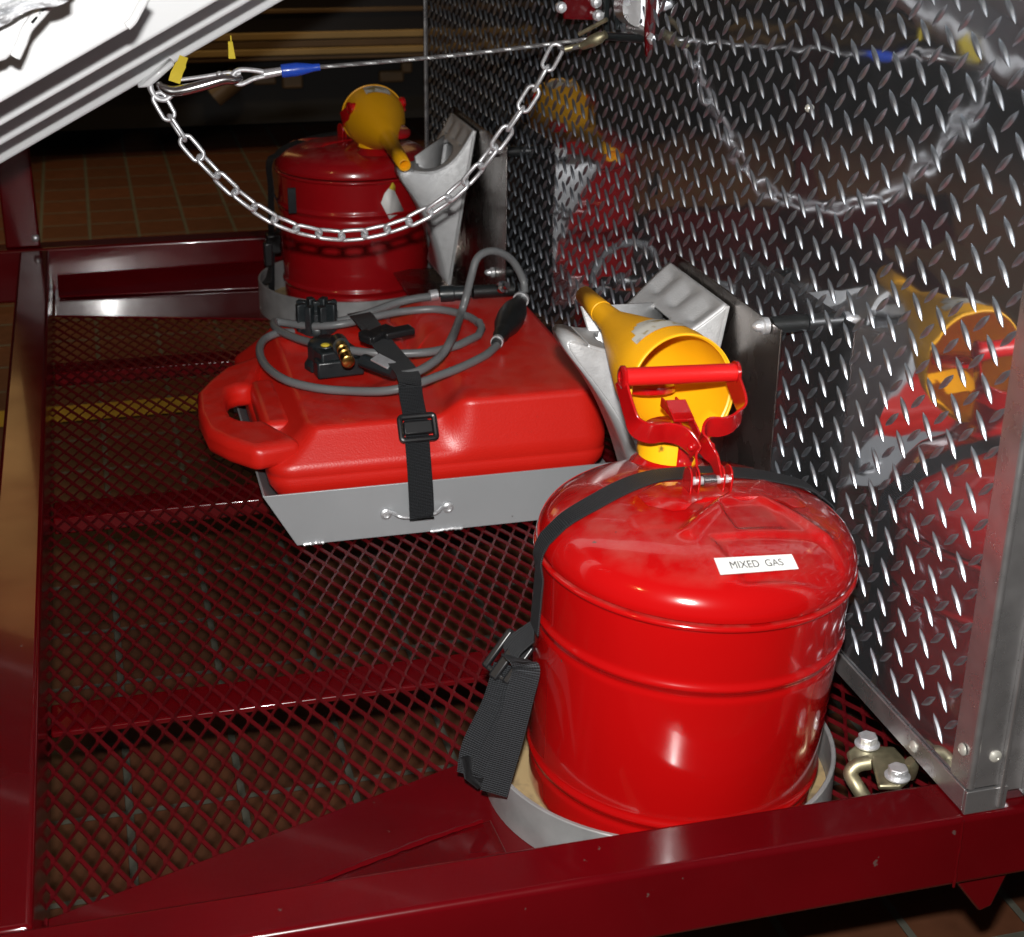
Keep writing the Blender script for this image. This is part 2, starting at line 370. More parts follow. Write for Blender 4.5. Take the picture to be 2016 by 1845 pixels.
# bottom angle, corner post
MB().box2((XW-.0035, wy0+.002, BZ+.002), (XW-.0005, wy1, .121)).build('bottom_angle', M['angle'], cb, bevel=.0006)
MB().box2((XW-.0035, wy0-.003, BZ+.001), (XW+.040, wy0+.0015, .121)).build('bottom_angle', M['angle'], cb, bevel=.0006)
MB().box2((XW-.0025, wy0+.0005, .1225), (XW-.0004, 1.062, wz1)).build('corner_trim', M['angle'], cb, bevel=.0006)
MB().tube([(XW+.002, wy0+.002, .123), (XW+.002, wy0+.002, wz1)], .0045, 14).build('corner_post', M['angle'], cb)
fp = MB(); fp.box2((XW+.004, wy0-.001, .123), (XW+.030, wy0+.009, wz1)); fp.box2((XW+.030, wy0-.006, .100), (XW+.034, wy0+.009, wz1))
fp.box2((XW+.034, wy0+.002, .112), (XW+.058, wy0+.009, wz1)); fp.box2((XW+.058, wy0-.010, .108), (XW+.30, wy0+.009, wz1))
fp.build('door_jamb', M['angle'], cb, bevel=.0008)
def rivet(p, ax, r=.0062):
    MB().lathe([(r, 0), (r*.95, .0015), (r*.6, .0032), (r*.3, .0036), (r*.22, .0030), (.0001, .0030)], axisT(p, ax), 20).build('rivet', M['rivet'], cb)
rivet((XW-.0035, 1.127, .109), (-1, 0, 0)); rivet((XW-.0035, 1.046, .158), (-1, 0, 0)); rivet((XW+.022, wy0-.001, .156), (0, -1, 0))
p = at_x(1592, 213, XW-.001); rivet(p, (-1, 0, 0), .0045)
MB().tube([(XW-.001, wy1+.004, wz0), (XW-.001, wy1+.004, wz1)], .004, 8).build('corner_trim', M['angle'], cb)

# ================================================================ SAFETY CANS
DOME = [(.159, .275), (.1605, .279), (.1580, .281), (.1580, .287), (.1550, .2965), (.1485, .3055), (.138, .3135), (.126, .3190), (.112, .3235), (.098, .3270), (.084, .3296), (.070, .3315), (.056, .3330), (.042, .3340), (.028, .3346), (.014, .3349), (.0001, .335)]
DF = [(p.x, p.z) for p in spline([V((a, 0, b)) for a, b in DOME[2:]], 8)]
DF = [(max(r, .0001), h) for r, h in DF]
def dome_z(r):
    for (a, b), (c, e) in zip(DF, DF[1:]):
        if c <= r <= a: return e+(b-e)*(r-c)/(a-c)
    return .335 if r < .01 else .282
def frame_matrix(base, lean, rz):
    z = V((lean[0], lean[1], 1)).normalized(); x = V((cos(rz), sin(rz), 0)); x = (x-z*x.dot(z)).normalized(); y = z.cross(x)
    return Matrix(((x.x, y.x, z.x, base[0]), (x.y, y.y, z.y, base[1]), (x.z, y.z, z.z, base[2]), (0, 0, 0, 1)))
def seg(p, a, b):
    d_ = b-a; t = max(0, min(1, (p-a).dot(d_)/d_.length_squared)); return (p-(a+d_*t)).length
def make_can(T, red, label, front=True):
    c = thing('safety_can', T.translation, label, 'fuel can', 'red metal safety cans strapped in round trays')
    # body with rolled beads
    prof = [(.0001, .0), (.142, .0), (.147, .003), (.1485, .008)]
    def rad(h): return .1485+(.1558-.1485)*(h/.275)
    h = .012
    while h < .268:
        r = rad(h)
        for hb in (.050, .209): r += .0032*exp(-((h-hb)/.0042)**2) - .0014*exp(-((h-hb+.010)/.004)**2)
        prof.append((r, h)); h += .0016
    prof += [(rad(.27), .2695), (.1562, .2715), (.1592, .2725), (.1602, .2745), (.1595, .277), (.1568, .278), (.150, .278)]
    MB().lathe(prof, T, 128).build('can_body', red, c, ang=60)
    # domed lid with pressed ridges
    nA, nR = 180, 96; mb = MB(); vs = []
    a1, a2 = V((.03, -.005)), V((-.040, -.068)); b1, b2 = V((.055, -.01)), V((.098, -.078))
    fine = []
    fine = DF; nR = len(DF)-1
    for r, h in fine:
        # smooth the profile a little
        for k in range(nA):
            a = 2*pi*k/nA; x, y = r*cos(a), r*sin(a); pp = V((x, y)); e = 0
            e += .0045*exp(-(seg(pp, a1, a2)/.0075)**2) + .0045*exp(-(seg(pp, b1, b2)/.0075)**2)
            # flat pressed panel carrying the label
            u = x-.043; v = y+.108
            inside = sstep(.062, .054, abs(u+.15*v))*sstep(.034, .026, abs(v))
            e -= .0035*inside
            e -= .002*sstep(.030, .022, abs(x-.035))*sstep(.028, .018, abs(y+.045))
            fade = sstep(.157, .150, r)
            vs.append(T @ V((x, y, h+e*fade)))
    n = nA
    mb.add(vs, [(i*n+k, i*n+(k+1) % n, (i+1)*n+(k+1) % n, (i+1)*n+k) for i in range(nR) for k in range(n)])
    mb.build('can_lid', red, c, ang=80)
    # neck and pour opening
    nk = T @ Matrix.Translation((.004, .100, .0))
    MB().lathe([(.040, .322), (.033, .330), (.027, .335), (.025, .339), (.025, .358), (.028, .360), (.028, .364), (.024, .366), (.0001, .366)], nk, 40).build('spout_neck', red, c)
    MB().lathe([(.0001, .392), (.026, .391), (.030, .388), (.031, .384), (.030, .381), (.0001, .380)], nk @ Matrix.Rotation(radians(-12), 4, 'X'), 40).build('cap', red, c)
    # handle hinge plate on the lid
    out = [(-.062, .012), (-.060, -.012), (-.040, -.030), (-.028, -.030), (-.016, -.018), (.074, -.018), (.086, -.030), (.100, -.026), (.112, -.010), (.108, .014), (.088, .030), (-.04, .030)]
    mb = MB(); pts = []
    cx, cyy = .022, -.002
    rings = 6
    for q in range(rings+1):
        f_ = q/rings
        for (x, y) in out:
            xx = cx+(x-cx)*f_; yy = cyy+(y-cyy)*f_
            pts.append(T @ V((xx, yy, dome_z(sqrt(xx*xx+yy*yy))+(.0042 if q < rings else .0005))))
    m = len(out)
    mb.add(pts, [(q*m+k, q*m+(k+1) % m, (q+1)*m+(k+1) % m, (q+1)*m+k) for q in range(rings) for k in range(m)])
    mb.build('hinge_plate', red, c, ang=30, bevel=.001)
    return c
T1 = frame_matrix((.527, 1.267, .012), (.04, -.03), 0)
T2 = frame_matrix((.508, 3.075, .012), (.0, .0), pi+.33)
can1 = make_can(T1, M['redcan'], 'large glossy red safety can nearest the camera with the MIXED GAS label on its lid')
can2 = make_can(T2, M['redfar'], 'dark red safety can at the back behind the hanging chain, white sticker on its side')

# linkage handle: built from strips lying in an inclined plane over the cap
def handle(T, can, m1, m2, near=True):
    Ti = T.inverted()
    piv = V((.006, .010, .358)); gl = V((-.045, .070, .428)); gr = V((.068, .070, .428))
    ex = V((1, 0, 0)); ey = V((0, .060, .076 if near else .040)).normalized(); en = ex.cross(ey)   # strip width along en
    def P(u, v): return T @ (piv + ex*u + ey*v)
    def strip(pts, wd=.024):
        ps = spline([P(*q) for q in pts], 8); R = T.to_3x3()
        mb = MB(); side = R @ V((0, -.30, 1)).normalized(); nn_ = len(ps)
        wl_ = [.013+(wd-.013)*sstep(0, .4, i/(nn_-1)) for i in range(nn_)]
        ps = [p_ - side*(w__-.013)*.5 for p_, w__ in zip(ps, wl_)]
        mb.ribbon(ps, [side]*nn_, wl_, .0028); return mb
    Lp = [(-.012, -.012), (-.010, .008), (-.006, .020), (-.016, .036), (-.032, .042), (-.050, .042), (-.064, .050), (-.069, .068), (-.073, .098)]
    Rp = [(.013, -.012), (.011, .008), (.006, .020), (.002, .034), (.010, .045), (.026, .045), (.040, .050), (.050, .064), (.044, .098)]
    for q in (Lp, Rp): strip(q).build('handle_arm', m1, can, bevel=.0008)
    # grip
    a, b = P(-.071, .096), P(.046, .096); ax = (b-a)
    MB().tube([a, b], .0092, 24).build('grip', m2, can)
    for q, sgn in ((a, -1), (b, 1)):
        MB().lathe([(.0115, -.0015), (.0115, .0015), (.009, .003), (.006, .003), (.005, .0015), (.0001, .0015)], axisT(q+ax.normalized()*sgn*.001, ax*sgn), 24, cap0=True).build('grip_end', m1, can)
    # hinge
    hp0, hp1 = P(-.020, -.012), P(.021, -.012)
    MB().tube([hp0, hp1], .0042, 14).build('hinge_pin', M['zinc'] if near else m1, can)
    for u in (-.021, -.013, .013, .021):
        c0 = P(u, -.010); R = T.to_3x3()
        pl = [V((0, .011*cos(t), .013*sin(t))) for t in [i*pi/8 for i in range(0, 9)]] + [V((0, -.010, -.016)), V((0, .010, -.016))]
        MB().prism([c0+R @ q for q in pl], R @ V((.002, 0, 0))).build('hinge_lug', m1, can, bevel=.0005)
    sp = []
    for i in range(90): t = i/89; sp.append(P(-.006+.014*t, -.012)+T.to_3x3() @ V((0, .0062*cos(t*2*pi*8), .0062*sin(t*2*pi*8))))
    MB().tube(sp, .0009, 6).build('spring', M['steel'], can)
    # trigger link to the cap
    R = T.to_3x3()
    mb = MB()
    for dx in (-.008, .007):
        a = T @ V((.008+dx, .030, .362)); b = T @ V((.000+dx, .064, .388)); c_ = T @ V((-.006+dx, .092, .396))
        mb.ribbon(spline([a, b, c_], 4), [R @ V((0, -.5, .8))]*9, .011, .002)
    mb.build('trigger_link', m1, can, bevel=.0005)
    for u_, v_ in ((-.0105, .030), (.0105, .030)):
        MB().sphere(P(u_, v_)-T.to_3x3() @ V((0, .002, .008)), .0042, 8).build('rivet', m1, can)
    MB().box(T @ V((-.004, .066, .396)), (.022, .03, .004), R @ Matrix.Rotation(radians(20), 3, 'X')).build('trigger_link', m1, can, bevel=.001)
handle(T1, can1, M['redhandle'], M['redgrip'])
handle(T2, can2, M['redhandle'], M['redgrip'], False)

# label on the near can lid
def on_lid(T, x, y, lift=.0012):
    r = sqrt(x*x+y*y); h = dome_z(min(r, .156))
    u = x-.043; v = y+.108
    inside = sstep(.062, .054, abs(u+.15*v))*sstep(.034, .026, abs(v))
    return T @ V((x, y, h-.0035*inside+lift))
Ti = T1.inverted()
def px_lid(px, py):
    p = at_z(px, py, .33)
    for _ in range(12):
        q = Ti @ p; h = dome_z(min(.156, sqrt(q.x**2+q.y**2))); wz = (T1 @ V((q.x, q.y, h))).z; p = at_z(px, py, wz-.003)
    return Ti @ p
q00, q10, q11, q01 = [px_lid(*p) for p in ((1417, 1141), (1571, 1129), (1557, 1100), (1404, 1108))]   # bl, br, tr, tl
def quadpt(u, v):
    a = q00*(1-u)+q10*u; b = q01*(1-u)+q11*u; return a*(1-v)+b*v
def lidn(x, y, lift):
    # stiff label: bilinear between the corner heights so that it bridges the pressed panel
    return None
cz_ = [T1 @ V((q.x, q.y, q.z+.0036)) for q in (q00, q10, q11, q01)]
def lab(u, v, lift=0):
    a = cz_[0]*(1-u)+cz_[1]*u; b = cz_[3]*(1-u)+cz_[2]*u; p = a*(1-v)+b*v
    x, y = quadpt(u, v).x, quadpt(u, v).y; s_ = on_lid(T1, x, y, .0010)
    nrm = (cz_[1]-cz_[0]).cross(cz_[3]-cz_[0]).normalized(); return p + nrm*lift
mb = MB(); nu, nv = 24, 10
mb.add([lab(i/nu, j/nv, .0012) for j in range(nv+1) for i in range(nu+1)], [(j*(nu+1)+i, j*(nu+1)+i+1, (j+1)*(nu+1)+i+1, (j+1)*(nu+1)+i) for j in range(nv) for i in range(nu)])
mb.build('label', M['label'], can1)
labo = COL.objects[-1] if False else [o for o in bpy.data.objects if o.name.startswith('label')][-1]
cu = bpy.data.curves.new('txt', 'FONT'); cu.body = 'MIXED  GAS'; cu.size = 1; cu.extrude = 0
to = bpy.data.objects.new('txt', cu); COL.objects.link(to)
dg = bpy.context.evaluated_depsgraph_get(); me = bpy.data.meshes.new_from_object(to.evaluated_get(dg)); bpy.data.objects.remove(to)
xs = [v.co.x for v in me.vertices]; ys = [v.co.y for v in me.vertices]; mnx, mxx, mny, mxy = min(xs), max(xs), min(ys), max(ys)
mb = MB(); mb.add([lab(.165+.67*(v.co.x-mnx)/(mxx-mnx), .28+.44*(v.co.y-mny)/(mxy-mny), .0017) for v in me.vertices], [list(p.vertices) for p in me.polygons])
mb.build('lettering', M['ink'], labo, smooth=False)

# far can sticker (torn, with yellow tab)
def side_patch(pl, m, name):
    mb = MB(); pts = []
    for (px, py) in pl:
        p = at_y(px, py, 2.80)
        # push onto cylinder
        c0 = T2.translation
        for t in range(400):
            dd = (p.x-c0.x)**2+(p.y-c0.y)**2
            if dd < .1572**2: break
            p = p+(p-CAM).normalized()*.001
        pts.append(p)
    mb.add(pts, [list(range(len(pts)))]); mb.build(name, m, can2, solid=.0006)
side_patch([(750, 400), (757, 381), (772, 363), (775, 372), (781, 385), (795, 415), (767, 432)], M['label'], 'sticker')
side_patch([(766, 372), (773, 358), (778, 366), (778, 376)], M['yellowstrap'], 'sticker')

# ================================================================ FUNNELS
def funnel(mouth, tip, R, label, collar, upv=(0, 0, 1), stick=None, tilt=.25, clip=(0, 6.2)):
    mouth = V(mouth); tip = V(tip); L_ = (tip-mouth).length; ax = (tip-mouth).normalized()
    fn = thing('funnel', mouth, label, 'funnel', 'yellow pouring funnels')
    Tm = axisT(mouth, ax, V((1, 0, 0)))
    zup = (Tm.to_3x3().inverted() @ V(upv))
    prof = [(R*1.03, 0), (R*1.03, .004), (R, .005), (R*.985, .03), (R*.90, .060), (R*.66, .105), (R*.42, .150), (R*.30, .172), (R*.26, .180), (R*.205, L_*.80), (R*.215, L_*.802), (R*.165, L_)]
    mb = MB(); n = 64; vs = []
    for r, h in prof:
        for k in range(n):
            a = 2*pi*k/n; x, y = r*cos(a), r*sin(a)
            cut = tilt*(x*zup.x+y*zup.y)*max(0, 1-h/.09)     # slanted mouth
            vs.append(Tm @ V((x, y, h+cut)))
    mb.add(vs, [(i*n+k, i*n+(k+1) % n, (i+1)*n+(k+1) % n, (i+1)*n+k) for i in range(len(prof)-1) for k in range(n)])
    mb.build('funnel_cone', M['yellow'], fn, solid=.0022, ang=50)
    if collar:
        Tc = collar; vs = []; K_ = 26
        for k in range(K_+1):
            a = clip[0]+(clip[1]-clip[0])*k/K_
            for r, h in [(.0285, .334), (.0335, .335), (.0335, .356), (.0285, .357)]: vs.append(Tc @ V((r*cos(a), r*sin(a), h)))
        MB().add(vs, [(k*4+q, k*4+(q+1) % 4, (k+1)*4+(q+1) % 4, (k+1)*4+q) for k in range(K_) for q in range(4)]+[(0, 1, 2, 3), (K_*4+3, K_*4+2, K_*4+1, K_*4)]).build('neck_clip', M['yellow_dirty'], fn, ang=40)
        a = Tc @ V((0, .0315, .346)); b = Tm @ V((0, 0, .0)) - V((0, 0, R*.9))
        MB().tube([a, (a+b)/2, b], .008, 10, ry=.5).build('clip_arm', M['yellow_dirty'], fn)
    if stick:
        h0, h1, ang0, ang1, up = stick
        mb = MB(); vs = []; nu_, nv_ = 12, 8
        def rr(h):
            for (r0, g0), (r1, g1) in zip(prof, prof[1:]):
                if g0 <= h <= g1: return r0+(r1-r0)*(h-g0)/(g1-g0)
            return prof[-1][0]
        base = atan2(zup.y, zup.x)
        for j in range(nv_+1):
            for i in range(nu_+1):
                h = h0+(h1-h0)*j/nv_; a = base+ang0+(ang1-ang0)*i/nu_
                r = rr(h)+.0022; vs.append(Tm @ V((r*cos(a), r*sin(a), h+tilt*(r*cos(a)*zup.x+r*sin(a)*zup.y)*max(0, 1-h/.09))))
        fs = []
        for j in range(nv_):
            for i in range(nu_):
                u = (i+.5)/nu_*2-1; v = (j+.5)/nv_
                if up and u*u+v*v*.9 > 1: continue
                fs.append((j*(nu_+1)+i, j*(nu_+1)+i+1, (j+1)*(nu_+1)+i+1, (j+1)*(nu_+1)+i))
        mb.add(vs, fs); mb.build('sticker', M['sticker'], fn)
    return fn
funnel((.562, 1.372, .408), at_y(1150, 580, 1.635), .057, 'yellow funnel clipped behind the handle of the front can, open mouth facing out', T1 @ Matrix.Translation((.004, .100, 0)), clip=(radians(70), radians(262)), stick=(.030, .085, -.75, .55, True))
funnel(at_y(733, 226, 3.03), at_y(797, 326, 2.68), .060, 'yellow funnel on the far can, its spout pointing towards the camera', T2 @ Matrix.Translation((.004, .100, 0)), tilt=.1, stick=(.012, .05, -.5, .35, False))

# ================================================================ ROUND TRAYS
def tray_ring(cx, cy_, R, H, z0, label):
    t = thing('round_tray', (cx, cy_, z0), label, 'tray', 'round aluminium can trays')
    T = Matrix.Translation((cx, cy_, z0))
    MB().lathe([(R-.005, .006), (R-.005, H-.001), (R-.004, H), (R-.001, H), (R, H-.001), (R, 0), (.0001, 0)], T, 96).build('tray_wall', M['alu_ring'], t, ang=40)
    MB().lathe([(.0001, .0075), (R-.0055, .0075), (R-.0055, .004)], T, 64).build('liner', M['liner'], t)
    return t
tray1 = tray_ring(.5215, 1.284, .1855, .050, .0065, 'round aluminium tray with a stained liner holding the front red can')
tray2 = tray_ring(.492, 3.035, .192, .064, .0065, 'round aluminium tray under the far red can')

# ================================================================ CAN STRAPS
def can_strap(T, label, buckle=True, mirror=1):
    st = thing('can_strap', T.translation, label, 'strap', 'black webbing straps')
    R = T.to_3x3(); pts = []; N_ = 44
    y_ = .052*mirror
    def ycur(a): return y_ if mirror < 0 else .046 - .050*sstep(-.1, -1.05, a) - .012*sstep(.2, 1, a)
    yl, yr = ycur(-1.0), ycur(1.0)
    for i in range(N_+1):
        a = -1.0+2*i/N_; x = a*.1495; yy = ycur(a)
        r = sqrt(x*x+yy*yy); z = dome_z(min(r, .1565))+.0016
        if mirror > 0: z += .0015
        z += .002*sstep(.6, 1, abs(a))
        pts.append(V((x, yy, z)))
    pts = [V((-.1615, yl, .20)), V((-.1605, yl, .262)), V((-.1640, yl, .279)), V((-.1625, yl, .290)), V((-.158, yl, .300))] + pts[1:-1] + [V((.158, yr, .300)), V((.1625, yr, .290)), V((.1640, yr, .279)), V((.1612, yr, .24)), V((.170, yr, .05)), V((.172, yr, .02))]
    sides = [R @ V((0, 1, 0))]*len(pts)
    MB().ribbon([T @ p for p in pts], sides, .0255, .0016).build('webbing', M['web'], st, ang=60)
    return st
s1 = can_strap(T1, 'black webbing strap over the front can, its loose tail hanging at left')
s2 = can_strap(T2, 'black webbing strap over the far red can', mirror=-1)
# near strap: lower run, ladder buckle, loose tail
a0 = T1 @ V((-.1615, -.004, .20))
bk = at_y(1000, 1292, 1.300)
low = at_y(925, 1500, 1.262)
side = (V((.35, -.75, 0))).normalized()
run = spline([a0, (a0*.5+bk*.5)+V((-.004, 0, 0)), bk], 6)
MB().ribbon(run, [V((0, 1, 0)).lerp(side*-1, i/(len(run)-1)*.6).normalized() for i in range(len(run))], .0255, .0016).build('webbing', M['web'], s1, ang=60)
lowrun = spline([bk+V((-.002, -.003, -.008)), at_y(975, 1385, 1.275), at_y(935, 1470, 1.262), at_y(925, 1525, 1.262)], 6)
MB().ribbon(lowrun, [V((.86, -.5, .0))]*len(lowrun), .027, .0016).build('webbing', M['web'], s1, ang=60)
low2 = spline([bk+V((.006, -.006, -.012)), at_y(1005, 1400, 1.262), at_y(965, 1490, 1.250), at_y(950, 1530, 1.246)], 6)
MB().ribbon(low2, [V((.86, -.5, .0))]*len(low2), .024, .0016).build('webbing', M['web'], s1, ang=60)
tail = spline([bk+V((.004, -.010, .004)), at_y(1022, 1300, 1.262), at_y(1036, 1318, 1.245), at_y(1024, 1370, 1.232), at_y(1004, 1450, 1.224), at_y(987, 1510, 1.220), at_y(972, 1562, 1.214)], 7)
MB().ribbon(tail, [V((.90, -.36, -.18))]*len(tail), .0275, .0018).build('strap_tail', M['web'], s1, ang=60)
mb = MB(); bR = axisT((0, 0, 0), V((-.5, -.6, .55)), V((.6, .1, .8))).to_3x3()
mb.box(bk+V((-.004, -.006, 0)), (.046, .010, .007), bR); mb.box(bk+bR @ V((0, .013, .002)), (.046, .007, .008), bR); mb.box(bk+bR @ V((0, -.015, .001)), (.046, .008, .007), bR)
mb.box(bk+bR @ V((.021, 0, 0)), (.006, .034, .006), bR); mb.box(bk+bR @ V((-.021, 0, 0)), (.006, .034, .006), bR)
mb.build('buckle', M['buckle'], s1, bevel=.002, bseg=3)
MB().tube([at_y(918, 1490, 1.262), at_y(925, 1528, 1.262), at_y(948, 1545, 1.262)], .006, 10, ry=.4).build('strap_loop', M['web'], s1)
# far strap lower run with hanging tail
fa = at_y(556, 330, 3.08); pts = spline([T2 @ V((.1612, -.052, .24)), at_y(552, 420, 3.12), at_y(540, 480, 3.10), at_y(530, 540, 3.06), at_y(522, 560, 3.04)], 6)
MB().ribbon(pts, [V((0, 1, .2))]*len(pts), .026, .0018).build('webbing', M['web'], s2, ang=60)
mb = MB(); mb.box(at_y(538, 478, 3.06), (.03, .03, .04)); mb.box(at_y(528, 500, 3.05), (.018, .02, .05)); mb.build('buckle', M['buckle'], s2, bevel=.004)
MB().box(at_y(575, 395, 2.925), (.016, .004, .05)).build('strap_tail', M['web'], s2, bevel=.001)

# ================================================================ TANK TRAY
tt = thing('tank_tray', (.42, 2.2, 0), 'silver grey sheet metal tray holding the red plastic boat fuel tank', 'tray')
TY0, TY1, TH = 1.930, 2.47, .086; TZ = .006
fl_ = MB(); fl_.prism([V((.224, TY0, TZ)), V((.74, TY0, TZ)), V((.74, TY0, TH)), V((.180, TY0, TH))], (0, .003, 0)); fl_.build('front_panel', M['alu_paint'], tt, bevel=.0007)
MB().prism([V((.224, TY0+.0035, TZ)), V((.224, TY1, TZ)), V((.180, TY1, TH)), V((.180, TY0+.0035, TH))], (.003, 0, 0)).build('side_panel', M['alu_paint'], tt, bevel=.0007)
MB().box2((.226, TY0+.004, TZ), (.738, TY1, TZ+.003)).build('floor_panel', M['alu_paint'], tt)
MB().box2((.19, TY1, TZ), (.738, TY1+.003, TH)).build('back_panel', M['alu_paint'], tt)
for xa, xb in ((.232, .262), (.415, .462)):
    pp = [V((xa+(xb-xa)*i/14, TY0-.0015, TZ+.002+random.uniform(-.0006, .0006))) for i in range(15)]
    MB().tube(pp, [.0022+.0008*(i % 2) for i in range(15)], 8).build('weld_bead', M['zinc'], tt)
bl = [at_y(762, 1012, TY0-.001), at_y(775, 1010, TY0-.006), at_y(785, 1016, TY0-.014), at_y(805, 1019, TY0-.015), at_y(845, 1014, TY0-.015), at_y(862, 1008, TY0-.012), at_y(870, 1000, TY0-.005), at_y(880, 999, TY0-.001)]
MB().tube(spline(bl, 4), .0028, 10).build('footman_loop', M['zinc'], tt)
for p_ in (at_y(760, 1012, TY0-.001), at_y(882, 999, TY0-.001)):
    MB().lathe([(.0085, 0), (.008, .002), (.005, .0032), (.0035, .002), (.0001, .002)], axisT(p_, (0, -1, 0)), 18).build('rivet', M['zinc'], tt)

# ================================================================ BOAT FUEL TANK
tk = thing('fuel_tank', (.44, 2.2, .012), 'faded red plastic boat fuel tank lying in the square tray', 'fuel tank')
x0, x1, y0, y1 = .192, .688, 1.942, 2.455
def ztop(x, y):
    base = .166+(.196-.166)*sstep(.425, .475, x - .25*max(0, min(.1, y-1.95)))
    if y > 2.0: base = .166+(.196-.166)*max(sstep(.445, .50, x), 0)
    return base + .012*sstep(2.0, 2.4, y)*(1 if x < .45 else .2)
nper = 240; loops = []
def rrect(inset, n=nper, rc=.035):
    xa, xb, ya, yb = x0+inset, x1-inset, y0+inset, y1-inset; r = max(.004, rc-inset*.15)
    Lx, Ly = xb-xa-2*r, yb-ya-2*r; per = 2*(Lx+Ly)+2*pi*r; out = []
    for k in range(n):
        s_ = per*k/n
        segs = [('l', (xa+r, ya), (1, 0), Lx), ('c', (xb-r, ya+r), -pi/2, pi/2*r), ('l', (xb, ya+r), (0, 1), Ly), ('c', (xb-r, yb-r), 0, pi/2*r), ('l', (xb-r, yb), (-1, 0), Lx), ('c', (xa+r, yb-r), pi/2, pi/2*r), ('l', (xa, yb-r), (0, -1), Ly), ('c', (xa+r, ya+r), pi, pi/2*r)]
        for q in segs:
            if s_ <= q[3]+1e-9:
                if q[0] == 'l': out.append((q[1][0]+q[2][0]*s_, q[1][1]+q[2][1]*s_))
                else: a = q[2]+s_/r; out.append((q[1][0]+r*cos(a), q[1][1]+r*sin(a)))
                break
            s_ -= q[3]
        else: out.append((xa+r, ya))
    return out
def shoulder(x, y):   # 1 where the tank is full height (right part), 0 on sloping-shoulder part
    return sstep(.44, .485, x)
# levels: (fraction up from bevel line, inset on sloped part, inset on full part)
LV = [(0, 'z', .013, .046), (0, 'z', .020, .040), (0, 'z', .085, .002), (0, 'z', .100, .0), (0, 'z', .1025, .0012), (0, 'z', .105, 0.), (0, 'z', .117, .0)]
mb = MB(); rings = []
for _, _, z, ins in LV: rings.append([V((x, y, z)) for x, y in rrect(ins)])
for t in (0., .06, .14, .3, .5, .7, .86, .94, .985, 1.0):
    ri = []
    ia = .004+.030*t if t < .94 else .004+.030*.94+(t-.94)/.06*.010
    ib = .000+.012*t if t < .94 else .012*.94+(t-.94)/.06*.010
    A_ = rrect(ia); B_ = rrect(ib)
    for (xa, ya), (xb, yb) in zip(A_, B_):
        s_ = shoulder(xb, yb); x = xa+(xb-xa)*s_; y = ya+(yb-ya)*s_
        x = x + .035*t*sstep(.30, .20, x)
        zt = ztop(x, y)-.001; zb = .1225
        tt_ = t if t < .94 else 1-(1-t)*.6
        ri.append(V((x, y, zb+(zt-zb)*tt_)))
    rings.append(ri)
for ins in (.055, .075, .10, .13, .165, .20, .235):
    ri = []
    for (x, y) in rrect(ins):
        x = x + .035*max(0, 1-(ins-.055)/.1)*sstep(.33, .20, x)
        z = ztop(x, y); ri.append(V((x, y, z)))
    rings.append(ri)
mx_, my_ = .33, 2.22
for ri in rings[-8:]:
    for q in ri:
        dd = sqrt((q.x-mx_)**2+((q.y-my_))**2)
        q.z += -.010*sstep(.125, .095, dd)
vs = [p for r_ in rings for p in r_]; n = nper; m = len(rings)
mb.add(vs, [(i*n+k, i*n+(k+1) % n, (i+1)*n+(k+1) % n, (i+1)*n+k) for i in range(m-1) for k in range(n)] + [[(m-1)*n+k for k in range(n)], list(range(n))[::-1]])
mb.build('tank_body', M['redtank'], tk, ang=75)
def hz_(px, py): return at_z(px, py, .132)
out_ = [(.245, 2.36), (.172, 2.303), (.140, 2.245), (.117, 2.190), (.113, 2.110), (.120, 2.030), (.145, 1.985), (.178, 1.945), (.245, 1.962)]
inn_ = [(.198, 2.200), (.176, 2.200), (.163, 2.190), (.155, 2.160), (.153, 2.120), (.156, 2.085), (.166, 2.068), (.180, 2.060), (.200, 2.060)]
mb = MB(); vs = []; nO = len(out_)
for (xo, yo), (xi, yi) in zip(out_, inn_): vs += [V((xo-.002, yo, .152)), V((xi, yi, .152)), V((xi, yi, .114)), V((xo-.002, yo, .114))]
fs = [(k*4+q, k*4+(q+1) % 4, (k+1)*4+(q+1) % 4, (k+1)*4+q) for k in range(nO-1) for q in range(4)] + [(0, 1, 2, 3), tuple((nO-1)*4+3-q for q in range(4))]
mb.add(vs, fs).build('carry_handle', M['redtank'], tk, bevel=.013, bseg=5, ang=80)
MB().box2((.196, 2.04, .110), (.24, 2.23, .150)).build('handle_web', M['redtank'], tk, bevel=.012, bseg=4)
# star shaped gauge cap
def at5(x, y, z): return at_z((480+x/1.8667)/1.27, (580+y/1.8667)/1.27, z)
def at5y(x, y, Y): return at_y((480+x/1.8667)/1.27, (580+y/1.8667)/1.27, Y)
cc = at5(585, 462, .176)
mb = MB(); T_ = Matrix.Translation(cc)
mb.lathe([(.030, 0), (.030, .010), (.028, .014), (.022, .016), (.022, .034), (.0001, .034)], T_, 40)
for k in range(8):
    a = 2*pi*k/8+.2; Rk = Matrix.Rotation(a, 3, 'Z'); mb.box(cc+Rk @ V((.026, 0, .026)), (.016, .011, .046), Rk)
mb.box(cc+V((0, 0, .040)), (.012, .012, .022))
mb.build('filler_cap', M['capblack'], tk, bevel=.0015)
